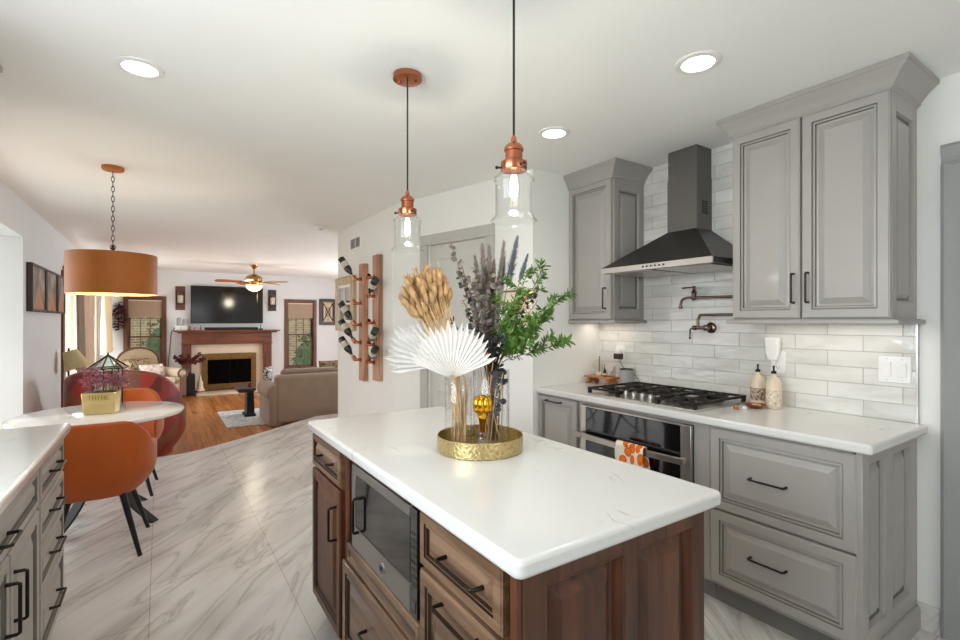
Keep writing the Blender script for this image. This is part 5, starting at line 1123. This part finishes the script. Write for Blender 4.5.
# ------------------------------------------------------------------ left wall: pictures
for k, (y0, y1, lab) in enumerate([(5.865, 6.505, 'first framed brown figure painting on the left wall, nearest the kitchen'), (6.535, 7.15, 'middle framed brown figure painting on the left wall'), (7.185, 7.69, 'third framed brown figure painting on the left wall, beside the door trim')]):
    t = thing('framed_painting', lab, 'picture', (-.985, (y0+y1)/2, 1.468), 0, 'paintings on the left wall')
    m = MB(); w = .022
    for a, b, c, e in [(y0, 1.468, y0+w, 1.91), (y1-w, 1.468, y1, 1.91), (y0+w, 1.468, y1-w, 1.49), (y0+w, 1.888, y1-w, 1.91)]: m.box(-.999, a, b, -.955, c, e)
    obj('frame', m, M['darkwood'], t, bevel=.002)
    m = MB(); m.box(-.995, y0+w, 1.49, -.965, y1-w, 1.888); obj('canvas', m, mk_art('figure_painting_%d' % k, 1.7+k*2.3), t)

# ------------------------------------------------------------------ living room
def drape(y0, y1, mat, lab, z0=LF+.02, z1=2.04, x=-.875, amp=.035, folds=6):
    m = MB(); m.grid(lambda u, v: Vector((x+amp*sin(u*folds*2*pi)*(1-.35*v)+.008*sin(u*31+v*5), y0+(y1-y0)*u, z0+(z1-z0)*v)), folds*12, 10)
    return tag(obj('drape', m, M[mat], solid=.004, smooth=70), lab, 'curtain', 'drapes at the patio doors')
drape(8.02, 8.55, 'drapedark', 'taupe drape at the near side of the patio doors', folds=4)
drape(8.6, 9.75, 'drape', 'wide beige drape in the middle of the patio doors', folds=7)
drape(10.45, 11.75, 'sheer', 'cream curtain at the far side of the patio doors', folds=7, x=-.80, amp=.05, z0=.80)
m = MB(); m.tube([(-.875, 7.9, 2.055), (-.875, 11.85, 2.055)], .014, 12); m.ball((-.875, 7.88, 2.055), .025, 12, 8); tag(obj('curtain_rod', m, M['bronze']), 'dark curtain rod over the patio doors', 'curtain rod')
m = MB()
for k in range(260):
    a = random.uniform(0, 2*pi); h = random.random(); r = .075*sin(pi*(h*.85+.1)); p = Vector((-.68+r*cos(a)*1.1, 11.97-abs(r*sin(a))*.8-.012, 1.22+.52*h)); ax = Vector((cos(a), -abs(sin(a)), random.uniform(-.8, .4))).normalized(); s = ax.cross(Z).normalized(); z = random.uniform(.06, .10); m.add([p, p+ax*z*.5+s*z*.32, p+ax*z, p+ax*z*.5-s*z*.32], [(0, 1, 2, 3)])
m.tube([(-.68, 11.97, 1.2), (-.68, 11.97, 1.76)], .01, 6)
tag(obj('dried_swag', m, M['redleaf'], smooth=0), 'dark dried leaf swag on the far wall left of the window', 'wreath')
# fireplace
t = thing('fireplace', 'cherry wood fireplace with cream marble surround and brass-framed glass doors', 'fireplace', (1.26, 11.85, LF))
m = MB(); m.box(.244, 11.60, 1.158, 2.276, 11.998, 1.188); m.box(.30, 11.66, 1.13, 2.22, 11.998, 1.158); obj('mantel_shelf', m, M['mantelwood'], t, bevel=.004)
m = MB(); m.box(.385, 11.77, .905, 2.127, 11.998, 1.13); m.box(.372, 11.755, .885, 2.14, 11.998, .91); obj('frieze', m, M['mantelwood'], t, bevel=.004)
M['mantelvert'] = wood('cherry_wood_upright', (72, 36, 22), (104, 56, 36), (130, 76, 50), 'z', .4)
for x0, x1 in [(.385, .555), (1.957, 2.127)]:
    m = MB(); m.box(x0, 11.79, LF, x1, 11.998, .886); m.box(x0+.035, 11.78, LF+.14, x1-.035, 11.79, .82); m.box(x0-.01, 11.775, LF, x1+.01, 11.998, LF+.12); obj('leg', m, M['mantelvert'], t, bevel=.004)
m = MB(); m.box(.555, 11.90, LF, .80, 11.998, .886); m.box(1.77, 11.90, LF, 1.957, 11.998, .886); m.box(.80, 11.90, .62, 1.77, 11.998, .886); obj('surround', m, M['marblecream'], t)
m = MB(); m.box(.62, 11.33, LF+.001, 1.90, 11.768, LF+.04); obj('hearth', m, M['marblecream'], t, bevel=.004)
m = MB()
for a, b, c, e in [(.754, LF+.04, .855, .675), (1.715, LF+.04, 1.816, .675), (.855, .545, 1.715, .675), (.855, LF+.04, 1.715, .02)]: m.box(a, 11.855, b, c, 11.90, e)
bf = obj('brass_frame', m, M['antbrass'], t, bevel=.006)
for x0, x1 in [(.855, 1.283), (1.287, 1.715)]:
    m = MB(); m.box(x0, 11.872, .02, x1, 11.88, .545); gd = obj('glass_door', m, M['fireglass'], t)
m = MB(); m.ball((1.265, 11.855, .0), .012, 10, 8); m.ball((1.305, 11.855, .0), .012, 10, 8); obj('door_knob', m, M['brass'], bf)
# television, soundbar, mantel items
t = thing('television', 'large black flat television mounted above the mantel', 'television', (1.256, 11.95, 1.335))
m = MB(); m.box(.549, 11.925, 1.335, 1.965, 11.965, 2.14); m.box(1.0, 11.965, 1.5, 1.5, 11.998, 1.9); obj('body', m, M['black'], t, bevel=.004); m = MB(); m.box(.558, 11.922, 1.35, 1.956, 11.926, 2.131); obj('screen', m, M['tvglass'], t)
m = MB(); m.tube([(1.80, 11.915, 1.98), (1.80, 11.915, 1.62), (1.80, 11.915, 1.50), (1.86, 11.915, 1.34)], .006, 6)
ZM = 1.1885
t = thing('soundbar', 'long black soundbar on the mantel under the television', 'speaker', (1.3, 11.8, ZM)); m = MB(); m.box(.80, 11.75, ZM, 1.84, 11.84, ZM+.06); obj('body', m, M['black'], t, bevel=.01); m = MB(); m.box(.81, 11.748, ZM+.008, 1.83, 11.751, ZM+.052); obj('grille', m, M['cord'], t)
t = thing('white_box', 'small white box at the left end of the mantel', 'box', (.36, 11.82, ZM)); m = MB(); m.box(.255, 11.75, ZM, .475, 11.88, ZM+.10); obj('body', m, M['white'], t, bevel=.006); m = MB(); m.box(.36, 11.749, ZM+.01, .364, 11.751, ZM+.095); obj('seam', m, M['pot'], t)
for x, h, r, lab in [(.33, .155, .038, 'taller'), (.425, .13, .034, 'shorter')]:
    t = thing('canister', 'grey cylinder, the %s of two standing on the white mantel box' % lab, 'canister', (x, 11.81, ZM+.1005), 0, 'grey cylinders on the mantel'); m = MB(); m.lathe([(r, 0), (r, h), (r*.9, h+.008), (0, h+.01)], (x, 11.81, ZM+.1005), 20); obj('body', m, M['pot'], t); m = MB(); m.ring([(r+.0003, h*.2), (r+.002, h*.22), (r+.002, h*.28), (r+.0003, h*.3)], (x, 11.81, ZM+.1005), 20); obj('band', m, M['steel'], t)
for x, w, h, mt, lab in [(.53, .05, .10, 'brass', 'small brass ornament next to the white box on the mantel'), (.625, .09, .07, 'pinkish', 'wide pink ornament on the mantel below the television'), (.725, .035, .11, 'purple', 'slim mauve ornament left of the soundbar on the mantel')]:
    m = MB(); m.lathe([(w*.35, 0), (w*.5, h*.15), (w*.45, h*.5), (w*.2, h*.7), (w*.3, h*.85), (0, h)], (x, 11.80, ZM), 18); tag(obj('mantel_ornament', m, M[mt]), lab, 'ornament')
t = thing('remote_stand', 'small black object at the right end of the soundbar on the mantel', 'ornament', (1.90, 11.8, ZM)); m = MB(); m.box(1.87, 11.77, ZM, 1.94, 11.83, ZM+.03); obj('base', m, M['black'], t); m = MB(); m.tube([(1.90, 11.8, ZM+.03), (1.90, 11.8, ZM+.13)], .008, 8); obj('post', m, M['black'], t)
m = MB(); m.tube(smoothpath([(.262, 11.74, ZM+.06), (.225, 11.78, ZM), (.20, 11.98, ZM-.05), (.17, 11.985, .75), (.15, 11.985, .5), (.16, 11.985, .15)], 6), .006, 6); tag(obj('power_cord', m, M['cord'], smooth=60), 'thin dark cord hanging from the left end of the mantel down the wall', 'cord')
def sconce(x0, x1, z0, z1, mat, lab):
    t = thing('candle_sconce', lab, 'sconce', ((x0+x1)/2, 11.98, z0)); xc = (x0+x1)/2; m = MB(); m.box(x0, 11.975, z0, x1, 11.998, z1); obj('plaque', m, M[mat], t, bevel=.003)
    m = MB(); m.box(xc-.07, 11.87, z0+.13, xc+.07, 11.975, z0+.145); m.box(xc-.075, 11.955, z0+.145, xc-.06, 11.975, z0+.42); m.box(xc+.06, 11.955, z0+.145, xc+.075, 11.975, z0+.42); obj('bracket', m, M['black'], t)
    m = MB(); m.lathe([(.05, 0), (.05, .16), (.012, .165), (0, .165)], (xc, 11.92, z0+.146), 18); obj('candle', m, M['cream'], t)
    m = MB(); m.ring([(.058, 0), (.060, 0), (.060, .23), (.058, .23)], (xc, 11.92, z0+.1455), 24); obj('glass_cylinder', m, M['thinclear'], t)
sconce(.275, .45, 1.615, 2.12, 'trimwood', 'brown wooden candle sconce on the far wall left of the television')
sconce(2.088, 2.258, 1.618, 2.105, 'darkwood', 'dark candle sconce on the far wall right of the television')
t = thing('framed_artwork', 'square dark framed lattice-pattern artwork on the far wall right of the window', 'picture', (3.46, 11.98, 1.29))
m = MB()
for a, b, c, e in [(3.25, 1.29, 3.32, 1.925), (3.59, 1.29, 3.66, 1.925), (3.32, 1.855, 3.59, 1.925), (3.32, 1.29, 3.59, 1.36)]: m.box(a, 11.96, b, c, 11.998, e)
obj('frame', m, M['darkwood'], t, bevel=.004); m = MB(); m.box(3.32, 11.975, 1.36, 3.59, 11.985, 1.855); obj('panel', m, M['lightwood'], t)
m = MB(); cx_, cz_ = 3.455, 1.607
for sx in (-1, 1): m.tube([(cx_-.11*sx, 11.972, cz_-.21), (cx_+.11*sx, 11.972, cz_+.21)], .012, 6)
m.tube([(cx_, 11.972, cz_-.21), (cx_+.11, 11.972, cz_), (cx_, 11.972, cz_+.21), (cx_-.11, 11.972, cz_)], .011, 6, True); m.tube([(cx_+.055*cos(a), 11.972, cz_+.1*sin(a)) for a in [2*pi*k/16 for k in range(16)]], .010, 6, True); m.tube([(cx_-.12, 11.972, cz_-.23), (cx_+.12, 11.972, cz_-.23), (cx_+.12, 11.972, cz_+.23), (cx_-.12, 11.972, cz_+.23)], .012, 6, True)
obj('lattice', m, M['black'], t)
# ceiling fan
fx_, fy_ = 1.481, 9.93
t = thing('ceiling_fan', 'brass ceiling fan with wooden blades and a lit frosted bowl', 'ceiling fan', (fx_, fy_, 1.95))
m = MB(); m.lathe([(.02, H-.075), (.035, H-.06), (.075, H-.02), (.08, H-.001)], (fx_, fy_, 0), 28); m.tube([(fx_, fy_, H-.07), (fx_, fy_, 2.25)], .013, 10); obj('downrod', m, M['brass'], t)
m = MB(); m.lathe([(.03, 2.27), (.06, 2.255), (.11, 2.235), (.145, 2.20), (.145, 2.15), (.13, 2.12), (.10, 2.10), (.09, 2.06), (.06, 2.05)], (fx_, fy_, 0), 36); obj('motor', m, M['brass'], t)
for k in range(5):
    a = radians(-36+72*k); q = Vector((cos(a), sin(a), 0)); s = Vector((-sin(a), cos(a), 0)); o_ = Vector((fx_, fy_, 2.115)); pit = radians(14)
    sp_ = s*cos(pit)+Z*sin(pit); up = (q.cross(sp_)).normalized()
    m = MB(); pts = [o_+q*.20-sp_*.04, o_+q*.30-sp_*.06, o_+q*.56-sp_*.07, o_+q*.63-sp_*.055, o_+q*.655, o_+q*.63+sp_*.055, o_+q*.56+sp_*.07, o_+q*.30+sp_*.06, o_+q*.20+sp_*.04]; m.prism(pts, up*.008); bl = obj('blade', m, M['bladewood'], t)
    m = MB(); m.hexa([o_+q*.11-sp_*.015-up*.008, o_+q*.26-sp_*.028-up*.006, o_+q*.26+sp_*.028-up*.006, o_+q*.11+sp_*.015-up*.008, o_+q*.11-sp_*.015-up*.001, o_+q*.26-sp_*.028-up*.0005, o_+q*.26+sp_*.028-up*.0005, o_+q*.11+sp_*.015-up*.001]); obj('blade_iron', m, M['brass'], bl)
m = MB(); m.lathe([(.125, 2.06), (.14, 2.055), (.145, 2.045), (.13, 2.0), (.09, 1.965), (.04, 1.95), (0, 1.948)], (fx_, fy_, 0), 36); obj('light_bowl', m, M['fanglow'], t, smooth=60)
m = MB(); m.tube([(fx_, fy_, 1.95), (fx_, fy_, 1.93)], [.012, .006], 10); m.tube([(fx_+.05, fy_-.05, 1.96), (fx_+.05, fy_-.05, 1.74)], .003, 6); obj('pull_chain', m, M['brass'], t)
l = bpy.data.lights.new('fan_bulb', 'POINT'); l.energy = 12; l.shadow_soft_size = .1; l.color = (1, .9, .74); lo = bpy.data.objects.new('fan_bulb', l); COL.objects.link(lo); lo.location = (fx_, fy_, 1.85)
# sofa
M['animalwhite'] = mk_voronoi('black_white_cotton', [(0, lin((40, 38, 36))), (.26, lin((206, 200, 190))), (.6, lin((60, 56, 54)))], 26, .85, out='Distance')
t = thing('sofa', 'large taupe sofa with rolled arms seen from behind, beyond the pantry wall', 'sofa', (2.3, 7.85, LF))
m = MB(); m.box(1.40, 7.40, LF+.03, 3.30, 7.66, .585); obj('back', m, M['sofa'], t, bevel=.06, seg=4)
m = MB(); m.box(1.42, 7.60, LF+.05, 3.28, 8.30, .16); obj('base', m, M['sofa'], t, bevel=.02)
for x0, x1, s in [(1.30, 1.50, -1), (3.20, 3.40, 1)]:
    m = MB(); m.box(x0+.012, 7.43, LF+.01, x1-.012, 8.28, .30); m.lathe([(.0, -.005), (.105, 0), (.125, .02), (.125, .85), (.105, .87), (0, .875)], ((x0+x1)/2, 7.43, .33), 28, axisM((0, 1, 0))); ar = obj('arm', m, M['sofa'], t, bevel=.012)
for k, (x0, x1) in enumerate([(1.52, 2.32), (2.36, 3.16)]):
    m = MB(); m.box(x0, 7.68, .165, x1, 8.30, .31); obj('seat_cushion', m, M['sofa'], t, bevel=.04, seg=3)
    m = MB(); m.hexa([(x0-.02, 7.60, .30), (x1, 7.60, .30), (x1, 7.84, .30), (x0-.02, 7.84, .30), (x0-.01, 7.56, .66), (x1, 7.56, .66), (x1, 7.72, .66), (x0-.01, 7.72, .66)]); obj('back_cushion', m, M['sofa'], t, bevel=.05, seg=3)
for k, (x, y, r) in enumerate([(1.36, 7.48, 0), (1.36, 8.22, 0), (3.34, 7.48, 0), (3.34, 8.22, 0)]):
    m = MB(); m.box(x-.03, y-.03, LF+.0005, x+.03, y+.03, LF+.06); obj('foot', m, M['darkwood'], t)
def cushion(c, w, h, d, rz, rx, mat, lab):
    t = None; m = MB(); n = 12
    def f(sgn):
        def g(u, v):
            a, b = u*2-1, v*2-1; k = (1-a**4)*(1-b**4); e = 1-.06*(1-abs(a))*abs(b)-.0; return Vector((a*w/2*(1-.07*(1-b*b)*0), sgn*d/2*k**.6, b*h/2*(1-.05*(1-a*a))))
        return g
    m.grid(f(1), n, n); m.grid(f(-1), n, n); Mx = Matrix.Rotation(rz, 3, 'Z') @ Matrix.Rotation(rx, 3, 'X'); m.v = [Mx @ p+Vector(c) for p in m.v]
    return tag(obj('cushion', m, M[mat], smooth=60), lab, 'cushion')
cushion((1.40, 8.05, .570), .30, .20, .10, radians(60), radians(-10), 'animalwhite', 'black and white patterned cushion on the left arm of the taupe sofa')
cushion((2.36, 7.955, .57), .42, .34, .13, radians(8), radians(-12), 'animal', 'dark patterned cushion peeking over the sofa back by the wall corner')
# end table and rug
m = MB(); m.box(.80, 7.72, LF+.0005, 1.66, 9.15, LF+.010); tag(obj('rug', m, M['rug']), 'grey and white patterned rug on the wood floor beside the sofa', 'rug')
t = thing('end_table', 'small dark wooden end table with a black pedestal at the front of the sofa', 'table', (1.14, 8.62, LF+.0105))
m = MB(); m.box(1.02, 8.40, .27, 1.285, 8.98, .31); m.box(1.04, 8.42, .245, 1.265, 8.96, .27); obj('top', m, M['darkwood'], t, bevel=.006)
m = MB(); m.hexa([(1.15, 8.43, .0-.1395), (1.27, 8.43, -.1395), (1.27, 8.71, -.1395), (1.15, 8.71, -.1395), (1.16, 8.45, .246), (1.26, 8.45, .246), (1.26, 8.69, .246), (1.16, 8.69, .246)]); m.box(1.12, 8.41, LF+.0105, 1.285, 8.73, LF+.05); obj('pedestal', m, M['black'], t, bevel=.008)
m = MB(); m.lathe([(.03, 0), (.034, .02), (.02, .05), (.026, .07), (0, .08)], (1.22, 8.58, .3105), 18); tag(obj('trinket', m, M['redleaf']), 'small reddish trinket on the end table', 'ornament')
# red tub armchair
t = thing('tub_armchair', 'big rounded armchair in red patchwork leather behind the dining table', 'armchair', (-.28, 6.52, LF), radians(-18))
obj('shell', shell(1.04, 1.0, .04, .36, 1.03, .58, .13, 48, .25, .75), M['patch'], t, local=True, smooth=60, bevel=.04)
m = MB(); m.lathe([(0, .03), (.36, .03), (.40, .06), (.40, .30), (.36, .42), (.2, .45), (0, .455)], (0, .03, 0), 36, sx=1, sy=.95); obj('seat', m, M['patch'], t, local=True, smooth=50)
m = MB(); m.lathe([(.30, 0), (.30, .04)], (0, 0, .0), 30); obj('plinth', m, M['darkwood'], t, local=True)
# tan settee by the left window
t = thing('settee', 'tan upholstered armchair with carved wood trim before the left living room window', 'armchair', (-.20, 11.0, LF), radians(28))
n = 20; arch = [(-.40, .30)] + [(-.40+.8*k/n, .62+.40*math.sqrt(max(0, 1-((k/n-.5)*2)**2))**.8) for k in range(n+1)] + [(.40, .30)]
m = MB(); m.prism([(x, .30, z) for x, z in arch], (0, .12, 0)); obj('back', m, M['settee'], t, local=True, bevel=.03)
m = MB(); m.tube([(x, .30, z+.008) for x, z in arch[1:-1]], .018, 8); obj('back_trim', m, M['trimwood'], t, local=True, smooth=50)
m = MB(); m.box(-.38, -.36, .12, .38, .34, .34); obj('base', m, M['cream'], t, local=True, bevel=.02); m = MB(); m.box(-.31, -.40, .335, .31, .28, .47); obj('seat_cushion', m, M['cream'], t, local=True, bevel=.05, seg=3)
for s in (-1, 1):
    m = MB(); m.box(s*.44-.07, -.38, .10, s*.44+.07, .34, .52); m.lathe([(0, 0), (.10, 0), (.10, .72), (0, .72)], (s*.44, -.38, .53), 24, axisM((0, 1, 0))); ar = obj('arm', m, M['cream'], t, local=True, bevel=.012)
    m = MB(); m.ring([(.07, -.012), (.10, -.012), (.10, .004), (.07, .004)], (s*.44, -.385, .53), 24, axisM((0, 1, 0))); m.box(s*.44-.055, -.40, .10, s*.44+.055, -.381, .44); obj('arm_scroll', m, M['trimwood'], ar, local=True)
for sx in (-1, 1):
    for sy in (-.32, .30): m = MB(); m.lathe([(.02, 0), (.03, .05), (.035, .11)], (sx*.40, sy, .001), 12); obj('foot', m, M['trimwood'], t, local=True)
Ms = Matrix.Translation((-.20, 11.0, LF)) @ Matrix.Rotation(radians(28), 4, 'Z')
cushion(Ms @ Vector((-.06, .20, .67)), .42, .32, .14, radians(28), radians(-14), 'animal', 'brown patterned cushion at the back of the tan armchair')
cushion(Ms @ Vector((.08, -.02, .60)), .40, .25, .13, radians(22), radians(-24), 'floral', 'pale floral cushion in front on the tan armchair')
# subwoofer with dried branches, figurine
t = thing('subwoofer', 'black subwoofer box on the floor left of the fireplace', 'speaker', (.47, 11.6, LF)); m = MB(); m.box(.37, 11.45, LF+.012, .60, 11.72, .30); obj('body', m, M['black'], t, bevel=.006)
m = MB(); m.box(.365, 11.445, LF+.04, .605, 11.452, .29); obj('grille', m, M['cord'], t); 
for sx in (.39, .58):
    for sy in (11.47, 11.70): m = MB(); m.lathe([(.012, 0), (.012, .012)], (sx, sy, LF+.0003), 10); obj('foot', m, M['cord'], t)
t = thing('floor_vase', 'small dark vase on the black subwoofer', 'vase', (.48, 11.58, .3005)); m = MB(); m.lathe([(.03, 0), (.045, .05), (.03, .11), (.022, .13), (.018, .13), (.018, .02), (0, .02)], (.48, 11.58, .3005), 20); obj('body', m, M['darkwood'], t)
for k, (dx, dz) in enumerate([(-.24, .33), (-.12, .36), (.02, .38), (.16, .32), (.30, .28), (-.18, .25), (.22, .38)]):
    b = Vector((.48, 11.58, .33)); sprig('dried_branch', b, b+Vector((dx*.1, 0, .12)), b+Vector((dx, random.uniform(-.08, .02), dz)), 34, .05, 'redleaf', 'dark red dried branch in the vase on the subwoofer', 'dried branch', 'dark red branches', .5)
t = thing('hearth_figurine', 'small cream and gold figurine at the left end of the hearth', 'figurine', (.70, 11.6, LF+.0405)); m = MB(); m.lathe([(.10, 0), (.11, .03), (.07, .08), (.05, .16), (.055, .2), (.03, .27), (.012, .36), (0, .38)], (.70, 11.58, LF+.0405), 18, jit=.05); obj('body', m, M['marblecream'], t); m = MB(); m.ring([(.111, .02), (.125, .03), (.111, .05)], (.70, 11.58, LF+.0405), 18); obj('base_ring', m, M['brass'], t)
# floor lamp by the drapes
t = thing('floor_lamp', 'black floor lamp with a tilted tan shade by the left wall', 'floor lamp', (-.93, 7.98, LF))
lx, ly = -.90, 7.45
t.location = (lx, ly, LF); WM[t.name] = Matrix.Translation((lx, ly, LF))
m = MB(); m.lathe([(.0, 0), (.085, 0), (.085, .02), (.03, .03), (0, .032)], (lx, ly, LF+.0005), 28); obj('base', m, M['black'], t)
m = MB(); m.tube([(lx, ly, LF+.02), (lx, ly, 1.06)], .011, 10); obj('pole', m, M['black'], t)
m = MB(); m.tube(smoothpath([(lx, ly, .80), (lx+.02, ly-.02, .85), (lx+.05, ly-.04, .84), (lx+.08, ly-.06, .80)], 5), .009, 8); obj('arm', m, M['black'], t)
ax = Vector((-.32, .05, .95)).normalized(); m = MB(); m.ring([(.125, 0), (.127, 0), (.07, .22), (.068, .22)], (lx+.09, ly-.05, .82), 32, axisM(ax)); obj('lamp_shade', m, M['lampshade'], t, smooth=60)
m = MB(); m.tube([Vector((lx+.08, ly-.06, .80)), Vector((lx+.08, ly-.05, .90))], .012, 8); obj('socket', m, M['brass'], t)
